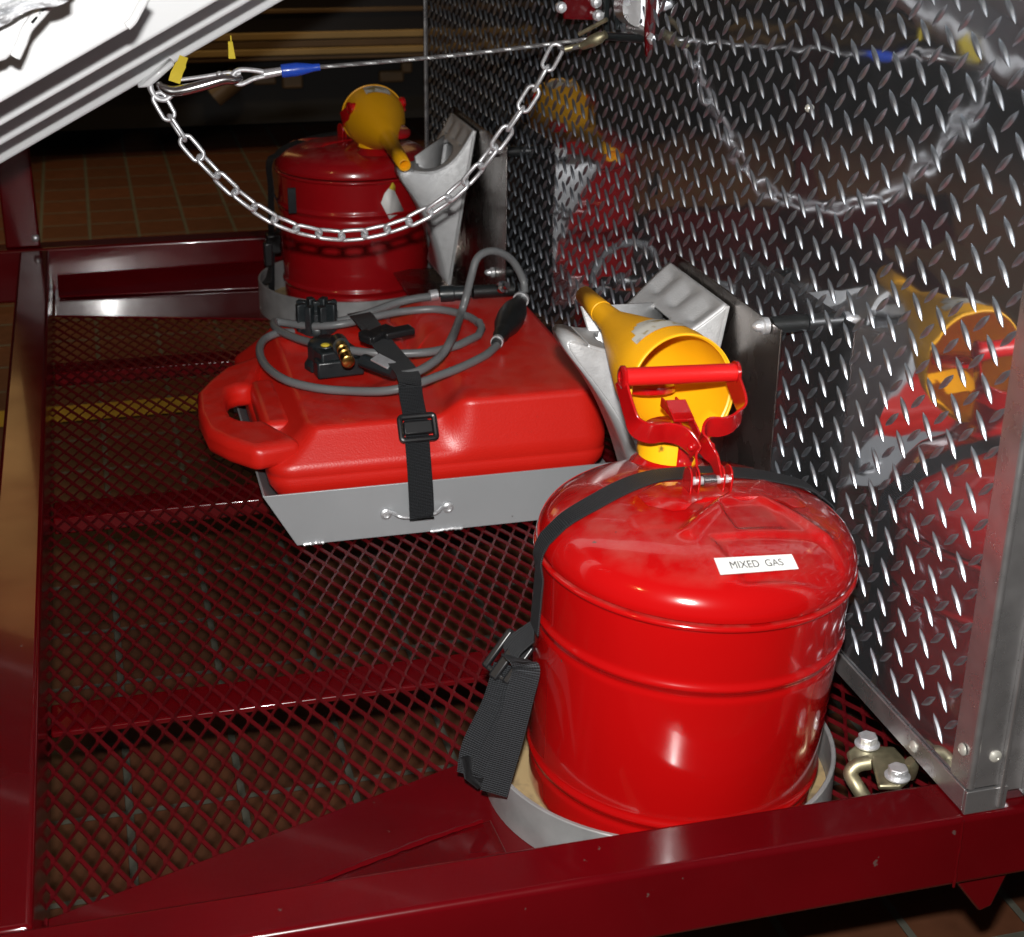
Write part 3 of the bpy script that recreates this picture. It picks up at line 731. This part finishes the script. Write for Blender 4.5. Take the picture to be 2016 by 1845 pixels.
# pick-up block with brass fitting
pb = at5(660, 640, .172)
mb = MB(); mb.box(pb+V((0, 0, .018)), (.060, .058, .040), Matrix.Rotation(.25, 3, 'Z')); mb.box(pb+V((.005, -.022, .012)), (.072, .03, .026), Matrix.Rotation(.1, 3, 'Z'))
mb.lathe([(.034, 0), (.034, .010), (.028, .012), (.028, .040), (.020, .045), (.0001, .045)], Matrix.Translation(pb+V((-.008, .014, 0))), 10)
mb.build('pickup_housing', M['capblack'], tk, bevel=.003)
bA, bB = at5(695, 530, .232), at5(745, 640, .222)
bB = bA.lerp(bB, .72); dr = (bB-bA).normalized(); Lb = (bB-bA).length
MB().lathe([(.0001, 0), (.009, 0), (.009, Lb*.28), (.0065, Lb*.3), (.0065, Lb*.40), (.0095, Lb*.42), (.0095, Lb*.58), (.007, Lb*.6), (.007, Lb*.7), (.0098, Lb*.72), (.0098, Lb*.98), (.008, Lb), (.0001, Lb)], axisT(bA, dr), 20).build('brass_fitting', M['brass'], tk)
MB().tube([bA-dr*.022+V((0, 0, -.004)), bA+dr*.003], .013, 12).build('fitting_collar', M['capblack'], tk)
MB().sphere(at5(622, 528, .222), .007, 8, (1, 1, .4)).build('level_dot', M['yellowstrap'], tk)

# ================================================================ FUEL HOSE
hs = thing('fuel_hose', at5(900, 560, .19), 'coiled grey rubber fuel line with black primer bulb on top of the red tank', 'hose')
def H(lst): return spline([at5(x, y, z) for x, y, z in lst], 10)
HR = .0063
coil = H([(1350, 440, .205), (1290, 395, .206), (1150, 362, .205), (980, 372, .203), (840, 398, .202), (700, 430, .198), (560, 440, .192), (440, 425, .190), (385, 420, .192), (400, 455, .194), (500, 500, .198), (640, 535, .206), (800, 560, .208), (950, 568, .206), (1110, 560, .206), (1240, 530, .206), (1330, 480, .206)][:-1])
MB().tube(coil + [at5(1335, 485, .206), at5(1352, 452, .209), at5(1340, 420, .214)], HR, 14).build('hose', M['hose'], hs)
low_ = H([(1425, 528, .208), (1370, 575, .206), (1260, 630, .205), (1150, 672, .203), (1030, 715, .200), (900, 742, .192), (740, 742, .184), (580, 728, .183), (440, 692, .184), (350, 630, .184), (316, 560, .185), (335, 505, .186), (400, 472, .189), (470, 468, .184)])
MB().tube(low_, HR, 14).build('hose', M['hose'], hs)
arch = spline([at5y(1552, 285, 2.36), at5y(1545, 225, 2.37), at5y(1500, 140, 2.37), at5y(1440, 97, 2.36), at5y(1380, 92, 2.35), at5y(1330, 125, 2.34), at5y(1305, 200, 2.33), at5y(1280, 300, 2.31), at5y(1250, 400, 2.285), at5(1215, 490, .232), at5(1160, 580, .222), at5(1060, 648, .216), at5(980, 668, .214)], 10)
MB().tube(arch, HR*1.03, 14).build('hose', M['hose'], hs)
up_ = H([(1130, 300, .212), (1050, 310, .211), (960, 330, .207), (880, 358, .203), (820, 380, .200), (740, 405, .193), (650, 425, .186)])
MB().tube(up_, HR*1.05, 14).build('hose', M['hose'], hs)
ba, bb = at5(1420, 520, .212), at5y(1545, 300, 2.36)
bd = (bb-ba); Lb = bd.length
MB().lathe([(.0001, 0), (.008, 0), (.0085, Lb*.12), (.0125, Lb*.16), (.0125, Lb*.22), (.014, Lb*.25), (.0205, Lb*.38), (.0225, Lb*.52), (.0205, Lb*.66), (.015, Lb*.78), (.0115, Lb*.84), (.0115, Lb*.93), (.0085, Lb*.95), (.0085, Lb), (.0001, Lb)], axisT(ba, bd), 28).build('primer_bulb', M['rubber'], hs, ang=70)
for t in (.02, .90): MB().tube([ba+bd*t+V((0, 0, 0)), ba+bd*(t+.035)], .0098 if t < .5 else .0135, 18).build('hose_clamp', M['zinc'], hs)
ca, cb_ = at5(1160, 290, .214), at5(1270, 285, .216)
MB().lathe([(.0001, 0), (.0135, 0), (.0135, .022), (.012, .024), (.012, .045), (.008, .047), (.008, .066), (.0001, .066)], axisT(ca, cb_-ca), 20).build('hose_connector', M['capblack'], hs)
MB().tube([at5(1110, 298, .213), at5(1145, 292, .214)], .0092, 16).build('hose_clamp', M['zinc'], hs)
cc2 = at5(1310, 280, .222); cd = at5(1500, 268, .222)
MB().tube([cc2, cc2.lerp(cd, .5), cd], .011, 14).build('hose_connector', M['rubber'], hs)
MB().lathe([(.0001, 0), (.009, 0), (.011, .008), (.006, .010), (.006, .018), (.0001, .018)], axisT(at5(1440, 262, .232), V((.4, -.7, .4))), 18).build('quick_coupling', M['steel'], hs)
mb = MB(); n0, n1 = at5(800, 600, .215), at5(950, 655, .210); nd = (n1-n0)
mb.tube([n0, n0+nd*.5, n1], .0125, 12, rx=.8); mb.build('hose_connector', M['capblack'], hs)
MB().box(n0.lerp(n1, .62)+V((0, -.002, .0105)), (.032, .020, .003), axisT((0, 0, 0), V((0, -.3, 1)), nd).to_3x3()).build('connector_clip', M['zinc'], hs, bevel=.0006)

# ================================================================ TANK STRAP
ts = thing('tank_strap', at5(1000, 700, .19), 'wide black webbing strap with slide buckle over the red tank and hose', 'strap', 'black webbing straps')
SW = .0345
path = [at5(772, 375, .185), at5(800, 400, .216), at5(840, 450, .220), at5(890, 520, .221), at5(950, 590, .221), at5(1000, 650, .219), at5(1016, 700, .214), at5(1022, 760, .200), at5y(1035, 830, 1.962), at5y(1047, 890, 1.949), at5y(1052, 960, 1.940), at5y(1058, 1030, 1.934), at5y(1066, 1130, 1.928), at5y(1073, 1230, 1.922), at5y(1076, 1325, 1.914)]
ps = spline(path, 5)
sd = []
for i, p_ in enumerate(ps):
    t = i/(len(ps)-1); sd.append((V((1, .15, 0)) if t > .45 else V((.85, .45, 0))).normalized())
MB().ribbon(ps, sd, SW, .0017).build('webbing', M['web'], ts, ang=60)
MB().ribbon(spline([at5y(1074, 1332, 1.916), at5y(1072, 1335, 1.911), at5y(1070, 1290, 1.9135), at5y(1062, 1120, 1.9215), at5y(1050, 960, 1.930)], 5), V((1, .02, 0)), SW, .0017).build('webbing', M['web'], ts, ang=60)
sl = at5y(1053, 915, 1.940); Rs = axisT((0, 0, 0), V((0, -.75, .5)), V((1, 0, 0))).to_3x3()
mb = MB(); w2_, h2_ = .0245, .0165
loop = [sl+Rs @ V((sx*(w2_-.004)+(.004*cos(a)), sy*(h2_-.004)+.004*sin(a), .003)) for sx, sy, a0_ in ((1, 1, 0), (-1, 1, pi/2), (-1, -1, pi), (1, -1, 3*pi/2)) for a in [a0_+k*pi/8 for k in range(5)]]
mb.tube(loop, .0042, 10, closed=True); mb.build('slide_buckle', M['buckle'], ts)
MB().box(sl+Rs @ V((0, 0, .0035)), (.041, .019, .006), Rs).build('slide_bar', M['buckle'], ts, bevel=.002)
bq = at5(868, 478, .226); Rb = axisT((0, 0, 0), V((0, -.1, 1)), V((.75, .55, 0))).to_3x3()
mb = MB(); mb.box(bq, (.058, .024, .013), Rb); mb.box(bq+V((.030, -.002, .002)), (.050, .022, .011), Rb @ Matrix.Rotation(-.35, 3, 'Z')); mb.box(bq+V((-.014, -.008, .001)), (.018, .034, .010), Rb)
mb.build('side_release_buckle', M['buckle'], ts, bevel=.003, bseg=3)

# ================================================================ WHEEL CHOCKS
def chock(Tn, Ln, Bn, yf, yb, ytip, label):
    """Tn, Ln, Bn: (x,z) top of base, tip, bottom of base."""
    ch = thing('wheel_chock', ((Tn[0]+Bn[0])/2, yf, Bn[1]), label, 'wheel chock', 'cast aluminium wheel chocks in wall holders')
    def curve(a, b, sag, n=20):
        a = V((a[0], 0, a[1])); b = V((b[0], 0, b[1])); dd = b-a; nn = V((-dd.z, 0, dd.x)).normalized()
        return [a+dd*(i/n)+nn*sag*sin(pi*i/n) for i in range(n+1)]
    up = curve(Tn, Ln, .044, 24); lo = curve(Ln, Bn, .020, 24)
    # round the tip
    up2 = up[:-5]; lo2 = lo[5:]
    tip = [(up2[-1]*(1-t)**2 + V((Ln[0], 0, Ln[1]))*2*t*(1-t) + lo2[0]*t*t) for t in [k/6 for k in range(1, 6)]]
    outline = up2+tip+lo2
    xmin, xmax = Ln[0], Tn[0]
    def yback(x): return ytip+(yb-ytip)*sstep(0, 1, (x-xmin)/(xmax-xmin))
    MB().add([V((p.x, yf, p.z)) for p in outline], [list(range(len(outline)))]).build('side_plate', M['alu_cast'], ch, solid=.006, bevel=.0015)
    MB().add([V((p.x, yback(p.x)-.004, p.z)) for p in outline], [list(range(len(outline)))]).build('side_plate', M['alu_cast'], ch, solid=.004)
    # wheel faces with opening
    mb = MB(); K = 60; nW = 30; vs = []; fs = []
    upf = [up[0].lerp(up[0], 0)]
    def along(cur, t): q = t*(len(cur)-1); k = min(int(q), len(cur)-2); return cur[k].lerp(cur[k+1], q-k)
    for i in range(K+1):
        t = i/K; p = along(up2, t); y0_, y1_ = yf-.002, yback(p.x)
        for j in range(nW+1):
            s_ = j/nW; rib = 0
            if t < .26: rib = -.009*max(0, 1-abs(((s_*3.0) % 1)-.5)*2.4)*sstep(.26, .16, t)*sstep(0, .05, t)
            vs.append(V((p.x, y0_+(y1_-y0_)*s_, p.z+rib+.004*(1-(2*s_-1)**2)*0)))
    for i in range(K):
        for j in range(nW):
            t = (i+.5)/K; s_ = (j+.5)/nW
            a = abs((t-.57)/.29)**3+abs((s_-.5)/.33)**3
            if a < 1: continue
            fs.append((i*(nW+1)+j, i*(nW+1)+j+1, (i+1)*(nW+1)+j+1, (i+1)*(nW+1)+j))
    mb.add(vs, fs); mb.build('wheel_face', M['alu_cast'], ch, solid=.006, ang=60)
    mb = MB(); vs = []; fs = []
    cur = [up2[-1]]+tip+lo2
    for p in cur: vs += [V((p.x, yf-.002, p.z)), V((p.x, yback(p.x), p.z))]
    mb.add(vs, [(2*i, 2*i+1, 2*i+3, 2*i+2) for i in range(len(cur)-1)]); mb.build('wheel_face', M['alu_cast'], ch, solid=.005, ang=60)
    # base plate
    MB().add([V((Tn[0], yf-.003, Tn[1])), V((Tn[0], yb, Tn[1])), V((Bn[0], yb, Bn[1])), V((Bn[0], yf-.003, Bn[1]))], [(0, 1, 2, 3)]).build('base_plate', M['alu_cast'], ch, solid=.007, bevel=.001)
    # inner web seen through the opening
    MB().add([V((Tn[0]-.03, (yf+yb)/2+.03, Tn[1]-.03)), V((Ln[0]+.06, (yf+yb)/2-.02, Ln[1]-.0)), V((Bn[0]-.02, (yf+yb)/2, Bn[1]+.05))], [(0, 1, 2)]).build('inner_rib', M['alu_cast'], ch, solid=.004)
    return ch
chock((.682, .440), (.470, .428), (.632, .14), 1.55, 1.73, 1.60, 'grey cast aluminium wheel chock held behind the front can')
chock((.682, .414), (.524, .356), (.632, .123), 2.75, 2.93, 2.80, 'grey cast aluminium wheel chock held beside the far can')
def holder(ya, yb, z0, z1, so, label):
    h = thing('chock_holder', (.69, (ya+yb)/2, z0), label, 'bracket', 'sheet metal chock holders on the cabinet wall')
    MB().box2((.6885, ya, z0), (.6905, yb, z1)).build('back_panel', M['stainless'], h, bevel=.0004)
    MB().box2((.670, yb+.002, z0), (.6905, yb+.004, z1-.03)).build('flange', M['stainless'], h, bevel=.0004)
    MB().box2((.655, ya+.06, z1+.001), (.7050, yb+.003, z1+.003)).build('top_lip', M['stainless'], h, bevel=.0004) if False else None
    MB().box2((.56, ya+.1, z0-.003), (.6905, yb, z0)).build('bottom_shelf', M['stainless'], h)
    for (yy, zz) in so:
        MB().tube([(.6910, yy, zz), (XW-.001, yy, zz)], .0095, 18).build('rubber_standoff', M['rubber'], h)
        MB().lathe([(.0065, 0), (.0065, .0), (.0095, .001), (.0095, .007), (.0065, .008), (.0060, .014), (.003, .018), (.0001, .019)], axisT((.6884, yy, zz), (-1, 0, 0)), 6 if False else 16).build('acorn_nut', M['zinc'], h)
    return h
pn = at_x(1512, 641, .688)
holder(1.418, 1.732, .10, .452, [(pn.y, pn.z), (pn.y+.01, .16)], 'bare sheet metal bracket on the cabinet wall behind the front can')
holder(2.545, 2.95, .10, .425, [(2.62, .40), (2.62, .18)], 'bare sheet metal bracket on the cabinet wall beside the far can')

# ================================================================ BOAT HULL
bt = thing('boat_hull', (0, 2.0, .5), 'white stepped hull of a boat with its bow eye hooked to the winch cable', 'boat')
D = (at_y(560, 0, 2.2)-at_y(0, 324, 2.2)).normalized()
steps = [(2.20, 324), (1.94, 288), (1.68, 250), (1.42, 204)]
Lh0, Lh1 = -1.6, 1.25
for i, (yy, yp) in enumerate(steps):
    p = at_y(0, yp, yy)
    hgt = .20 if i < 3 else .30
    inw = (steps[i-1][0]-yy)+.002 if i else .10
    a = p+D*Lh0; b = p+D*(Lh1 - (.0 if i < 3 else .0))
    n_ = V((-D.z, 0, D.x))
    if i == 3:
        # upper strake ends where its cover is folded back
        e = at_y(255, 50, yy); b = a+D*((e-a).dot(D))
        q2 = at_y(268, 30, yy); q3 = at_y(292, -10, yy); q4 = q3+n_*.25; q1 = a+n_*.45
        poly = [a, b, q2, q3, q4, q1]
    else:
        poly = [a, b, b+n_*hgt, a+n_*hgt]
    MB().prism(poly, V((0, max(.03, inw), 0))).build('hull_strake', M['white'], bt, bevel=.004, bseg=3)
# folded outer cover with scalloped edge
yy = 1.29
cov = [(-60, 162), (0, 122), (12, 118), (25, 105), (34, 90), (44, 66), (62, 42), (88, 10), (100, -12), (60, -60), (-60, -60)]
cv = MB().prism([at_y(px, py, yy) for px, py in cov], (0, .012, 0)); cv.build('cover_flap', M['white'], bt, bevel=.003)
for pts in ([(62, 44), (84, 18), (110, -6), (140, -30)], [(30, 112), (42, 86), (54, 56), (80, 26), (104, -4)]):
    ps = spline([at_y(px, py, yy-.004) for px, py in pts], 6); MB().tube(ps, .0045, 10).build('cover_roll', M['white'], bt)
ps = spline([at_y(px, py, 1.415) for px, py in ((250, 52), (262, 40), (274, 18), (292, -14))], 6); MB().tube(ps, .0040, 10).build('cover_roll', M['white'], bt)
# crumpled clear film
mb = MB(); nu_, nv_ = 44, 26; vs = []
rr_ = random.Random(3); ph = [(rr_.uniform(20, 160), rr_.uniform(20, 160), rr_.uniform(0, 6)) for _ in range(9)]
for j in range(nv_+1):
    for i in range(nu_+1):
        u, v = i/nu_, j/nv_; px = -30+u*170; py = 58-u*62-v*70+6*sin(u*9)
        wv = sum(abs(sin(a*u*.09+b*v*.09+c)) for a, b, c in ph)/9
        vs.append(at_y(px, py, 1.26-.028*wv))
mb.add(vs, [(j*(nu_+1)+i, j*(nu_+1)+i+1, (j+1)*(nu_+1)+i+1, (j+1)*(nu_+1)+i) for j in range(nv_) for i in range(nu_)]); mb.build('shrink_film', M['film'], bt, solid=.0008, ang=25)
# bow eye
e0 = at_y(285, 172, 2.17); MB().prism([at_y(270, 174, 2.17), at_y(296, 172, 2.17), at_y(345, 128, 2.17), at_y(338, 118, 2.17)], (0, .05, 0)).build('bow_plate', M['white'], bt, bevel=.003)
be = spline([at_y(296, 168, 2.175), at_y(298, 178, 2.175), at_y(308, 192, 2.175), at_y(324, 196, 2.175), at_y(338, 186, 2.175), at_y(342, 172, 2.175)], 5)
MB().tube(be, .0042, 10).build('bow_eye', M['zinc'], bt)
ys = MB(); ys.ribbon(spline([at_y(362, 112, 2.19), at_y(356, 128, 2.185), at_y(348, 145, 2.18), at_y(343, 162, 2.178)], 5), V((1, 0, .15)), [.012]*5+[.015]*5+[.016]*6, .003); ys.build('yellow_tie', M['yellowstrap'], bt)
# pull tag on the boat cover
pt = MB(); pt.tube([at_y(454, 70, 2.2), at_y(455, 82, 2.2)], .0012, 6); pt.prism([at_y(449, 82, 2.2), at_y(458, 82, 2.2), at_y(464, 116, 2.2), at_y(450, 116, 2.2)], (0, .006, 0)); pt.build('pull_tag', M['yellowstrap'], bt, bevel=.001)

# ================================================================ CABLE
cbz = thing('winch_cable', at_y(900, 110, 2.15), 'steel winch cable with blue sleeve, thimble and snap hook, running to the cabinet', 'cable')
ca = at_y(628, 132, 2.175); ce = at_y(1236, 66, 2.06)
cp = [ca.lerp(ce, i/40)+V((0, 0, -.004*sin(pi*i/40))) for i in range(41)]
mb = MB(); mb.tube(cp, .0022, 10)
LN = (ce-ca).length; turns = int(LN/.018); dirc = (ce-ca).normalized(); u_ = V((0, 0, 1)); u_ = (u_-dirc*u_.dot(dirc)).normalized(); v_ = dirc.cross(u_)
for s_ in range(6):
    hp_ = []
    for i in range(turns*8+1):
        t = i/(turns*8); a = 2*pi*turns*t+s_*pi/3; hp_.append(ca.lerp(ce, t)+V((0, 0, -.004*sin(pi*t)))+(u_*cos(a)+v_*sin(a))*.0019)
    mb.tube(hp_, .0012, 5)
mb.build('wire_rope', M['cable'], cbz)
b0, b1 = at_y(554, 140, 2.18), at_y(630, 132, 2.175)
MB().lathe([(.0001, 0), (.009, .0), (.0095, .006), (.0095, .022), (.0075, .034), (.0055, .044), (.005, (b1-b0).length), (.0001, (b1-b0).length)], axisT(b0, b1-b0), 20).build('sleeve', M['blue'], cbz)
f0 = at_y(520, 146, 2.182); MB().tube([f0, f0.lerp(b0, .5), b0], [.0085, .0078, .0072], 16, rx=.8, ry=1.1).build('ferrule', M['zinc'], cbz)
lp = spline([at_y(522, 142, 2.182), at_y(495, 138, 2.182), at_y(470, 138, 2.182), at_y(458, 148, 2.182), at_y(460, 160, 2.182), at_y(474, 166, 2.182), at_y(500, 155, 2.182), at_y(522, 150, 2.182)], 6)
MB().tube(lp, .0034, 10).build('thimble', M['zinc'], cbz)
hk = spline([at_y(474, 152, 2.176), at_y(462, 158, 2.17), at_y(440, 157, 2.17), at_y(400, 168, 2.17), at_y(365, 177, 2.172), at_y(338, 180, 2.175), at_y(318, 172, 2.178), at_y(312, 162, 2.18)], 6)
MB().tube(hk, [.0038+.0035*sstep(0, 14, i)*sstep(len(hk)-1, len(hk)-12, i)+.0006 for i in range(len(hk))], 12).build('snap_hook', M['steel'], cbz)
hk2 = spline([at_y(474, 146, 2.182), at_y(452, 143, 2.185), at_y(432, 146, 2.185), at_y(380, 154, 2.185), at_y(345, 158, 2.185)], 5)
MB().tube(hk2, .0028, 10).build('hook_gate', M['zinc'], cbz)
MB().sphere(at_y(432, 147, 2.182), .005, 8).build('hook_pivot', M['zinc'], cbz)

# ================================================================ CHAIN
chn = thing('safety_chain', at_y(690, 465, 2.15), 'zinc plated safety chain hanging in a loop from the bow eye to the cabinet', 'chain')
cpx = [(310, 188, 2.175), (326, 215, 2.17), (345, 248, 2.17), (372, 286, 2.165), (424, 342, 2.16), (480, 393, 2.155), (548, 437, 2.15), (620, 459, 2.15), (690, 464, 2.15), (760, 452, 2.145), (832, 424, 2.14), (900, 376, 2.13), (950, 322, 2.12), (992, 266, 2.11), (1040, 196, 2.10), (1074, 138, 2.09), (1098, 92, 2.08)]
cur = spline([at_y(*p) for p in cpx], 30)
Ls = [0]
for a, b in zip(cur, cur[1:]): Ls.append(Ls[-1]+(b-a).length)
PIT = Ls[-1]/round(Ls[-1]/.0335); NL = round(Ls[-1]/PIT)
def cat(s_):
    for i in range(1, len(Ls)):
        if Ls[i] >= s_-1e-9: t = (s_-Ls[i-1])/(Ls[i]-Ls[i-1]); return cur[i-1].lerp(cur[i], t)
    return cur[-1]
WR = .0029
rl = random.Random(5)
for k in range(NL):
    a, b = cat(k*PIT), cat((k+1)*PIT); c_ = (a+b)/2; t = (b-a).normalized()
    half = PIT/2+WR-.0001; wdt = .0088
    vw = (c_-CAM).normalized(); s0 = (vw-t*vw.dot(t)).normalized(); s1_ = t.cross(s0)
    # twist: right side alternates face-on / edge-on, the middle is turned by about 45 degrees
    f_ = (k+.5)/NL
    tw = radians(-50)*sstep(.92, .66, f_)*sstep(.05, .2, f_)
    if f_ < .5: tw += radians(8)
    ang_ = (0 if (NL-1-k) % 2 == 0 else pi/2)+tw+rl.uniform(-.12, .12)
    e = s1_*cos(ang_)+s0*sin(ang_)
    pts = []
    for q in range(28):
        a_ = 2*pi*q/28; cx_ = cos(a_); sy_ = sin(a_)
        lx = (half-wdt)*(1 if cx_ > 1e-6 else -1 if cx_ < -1e-6 else 0)+wdt*cx_
        pts.append(c_+t*lx+e*(wdt*sy_))
    MB().tube(pts, WR*(1+rl.uniform(-.03, .03)), 12, closed=True, up=t.cross(e)).build('chain_link', M['zinc'], chn)
# ================================================================ SHACKLE PIN + WINCH
sp_ = thing('quick_pin', at_y(1150, 80, 2.06), 'yellow plated steel pin fastening the chain end near the winch', 'pin')
a, b = at_y(1108, 88, 2.07), at_y(1194, 62, 2.04); dd = b-a; L_ = dd.length
MB().tube([at_y(1112, 97, 2.07), at_y(1150, 88, 2.062)], .0042, 12).build('pin_shaft', M['gold'], sp_)
MB().lathe([(.0001, 0), (.005, 0), (.006, .004), (.007, .012), (.0085, .016), (.0085, .030), (.006, .034), (.006, .040), (.0001, .042)], axisT(at_y(1145, 92, 2.062), at_y(1192, 68, 2.04)-at_y(1145, 92, 2.062)), 16).build('pin_head', M['gold'], sp_)
MB().tube([at_y(1140, 68, 2.06), at_y(1195, 38, 2.03)], .0030, 10).build('pin_bar', M['gold'], sp_)
MB().tube([at_y(1100, 92, 2.08), at_y(1112, 98, 2.072), at_y(1140, 92, 2.06)], .003, 8).build('pin_wire', M['cable'], sp_)
wn = thing('winch', at_x(1230, 60, XW-.02), 'hand winch in maroon side plates bolted to the tread plate wall', 'winch')
def xplate(pxs, X0, X1, name, m):
    P_ = [at_x(px, py, X0) for px, py in pxs]
    MB().prism(P_, (X1-X0, 0, 0)).build(name, m, wn, bevel=.001)
# plates perpendicular to the wall, facing the camera
def yplate(pxs, Y, th, name, m): MB().prism([at_y(px, py, Y) for px, py in pxs], (0, th, 0)).build(name, m, wn, bevel=.0012)
yplate([(1275, -60), (1318, -60), (1308, 115), (1272, 112), (1270, 60)], 1.98, .006, 'side_plate', M['maroon'])
yplate([(1108, -60), (1176, -60), (1172, 40), (1110, 38)], 2.14, .006, 'side_plate', M['maroon'])
for px in (1216, 1232): yplate([(px-5, -60), (px+5, -60), (px+5, 60), (px-5, 60)], 2.10, .008, 'guide_bar', M['blackpaint'])
yplate([(1190, -60), (1200, -60), (1200, 66), (1190, 66)], 2.12, .006, 'guide_bar', M['blackpaint'])
MB().tube([at_y(1185, 70, 2.08), at_y(1285, 78, 1.99)], .006, 12).build('drum_shaft', M['blackpaint'], wn)
MB().tube([at_y(1244, 12, 2.07), at_y(1262, 14, 2.02)], .026, 24).build('drum', M['angle'], wn)
MB().tube([at_y(1245, 58, 2.05), at_y(1290, 66, 1.985)], .010, 12).build('drum_shaft', M['angle'], wn)
for px, py, Y in ((1284, 76, 1.978), (1103, 14, 2.138), (1176, 30, 2.138), (1172, 4, 2.138)):
    MB().lathe([(.008, 0), (.008, .006), (.006, .008), (.006, .012), (.0001, .013)], axisT(at_y(px, py, Y), (0, -1, 0)), 6 if px > 1200 else 14).build('bolt', M['zinc'], wn)

# ================================================================ U BOLT CLAMP
cl = thing('cable_clamp', (.66, 1.16, .0), 'yellow zinc clamp plate with two hex bolts lying between tray and cabinet', 'clamp')
def c2p(x, y, z): return at_z((1960+x/2.188)/1.27, (1500+y/2.188)/1.27, z)
zc = .075
pl = [c2p(345, 830, zc), c2p(390, 790, zc), c2p(605, 800, zc), c2p(690, 895, zc), c2p(690, 975, zc), c2p(640, 1015, zc), c2p(520, 1015, zc), c2p(480, 870, zc), c2p(360, 880, zc)]
MB().prism(pl, (0, 0, -.006)).build('clamp_plate', M['gold'], cl, bevel=.002)
for x, y in ((455, 790), (620, 965)):
    c_ = c2p(x, y, zc+.001); MB().lathe([(.013, 0), (.013, .0015), (.0095, .002), (.0095, .008), (.008, .010), (.0001, .010)], Matrix.Translation(c_), 6 if False else 24).build('bolt_head', M['zinc'], cl, ang=30)
    mb = MB(); hx_ = [c_+V((.0105*cos(i*pi/3+.3), .0105*sin(i*pi/3+.3), .002)) for i in range(6)]; mb.prism(hx_, (0, 0, .009)); mb.build('bolt_head', M['zinc'], cl, bevel=.0012)
ub = spline([c2p(470, 890, .078), c2p(400, 905, .075), c2p(365, 950, .068), c2p(400, 1020, .06), c2p(440, 1080, .05)], 6)
MB().tube(ub, .0075, 14).build('u_bolt', M['gold'], cl)
MB().tube(spline([c2p(690, 880, .078), c2p(705, 910, .07), c2p(690, 960, .05)], 5), .006, 12).build('u_bolt', M['gold'], cl)

# ================================================================ FAR VEHICLE
vh = thing('parked_vehicle', (1.5, 7.0, FZ), 'dark vehicle parked far behind with gold and bronze stripes along its side', 'vehicle')
VY = 6.6
def hz(py, Y=VY): return at_y(700, py, Y).z
MB().box2((-6, VY, hz(118)), (8, VY+2, 3.2)).build('body', M['darkbody'], vh, bevel=.02)
MB().box2((-6, VY+.12, FZ+.12), (8, VY+1.9, hz(120))).build('underbody', M['tyre'], vh)
def bar(p0, p1, m, d_=.02): MB().box2((-6, VY-d_, hz(p1)), (8, VY-.001, hz(p0))).build('side_stripe', M[m], vh, bevel=.004)
bar(14, 23, 'tan_trim'); bar(60, 74, 'gold_trim'); bar(76, 90, 'tan_trim', .014); bar(91, 104, 'gold_trim', .03); bar(105, 114, 'tan_trim', .02)
for x in (-.9, 2.4):
    w_ = axisT((x, VY+.05, FZ+.45), (0, -1, 0)); MB().lathe([(.0001, .10), (.2, .10), (.22, .12), (.40, .12), (.44, .09), (.45, 0), (.45, -.2)], w_, 40).build('wheel', M['tyre'], vh)
for px, py, sx, sz in ((520, 150, .10, .07), (575, 155, .09, .08), (770, 150, .11, .05), (800, 132, .05, .05)):
    c_ = at_y(px, py, VY+.09); MB().box(c_, (sx, .04, sz)).build('chassis_fitting', M['tan_trim'], vh, bevel=.01)
MB().tube([at_y(420, 190, VY+.05), at_y(470, 150, VY+.05)], .05, 14).build('exhaust', M['tan_trim'], vh)
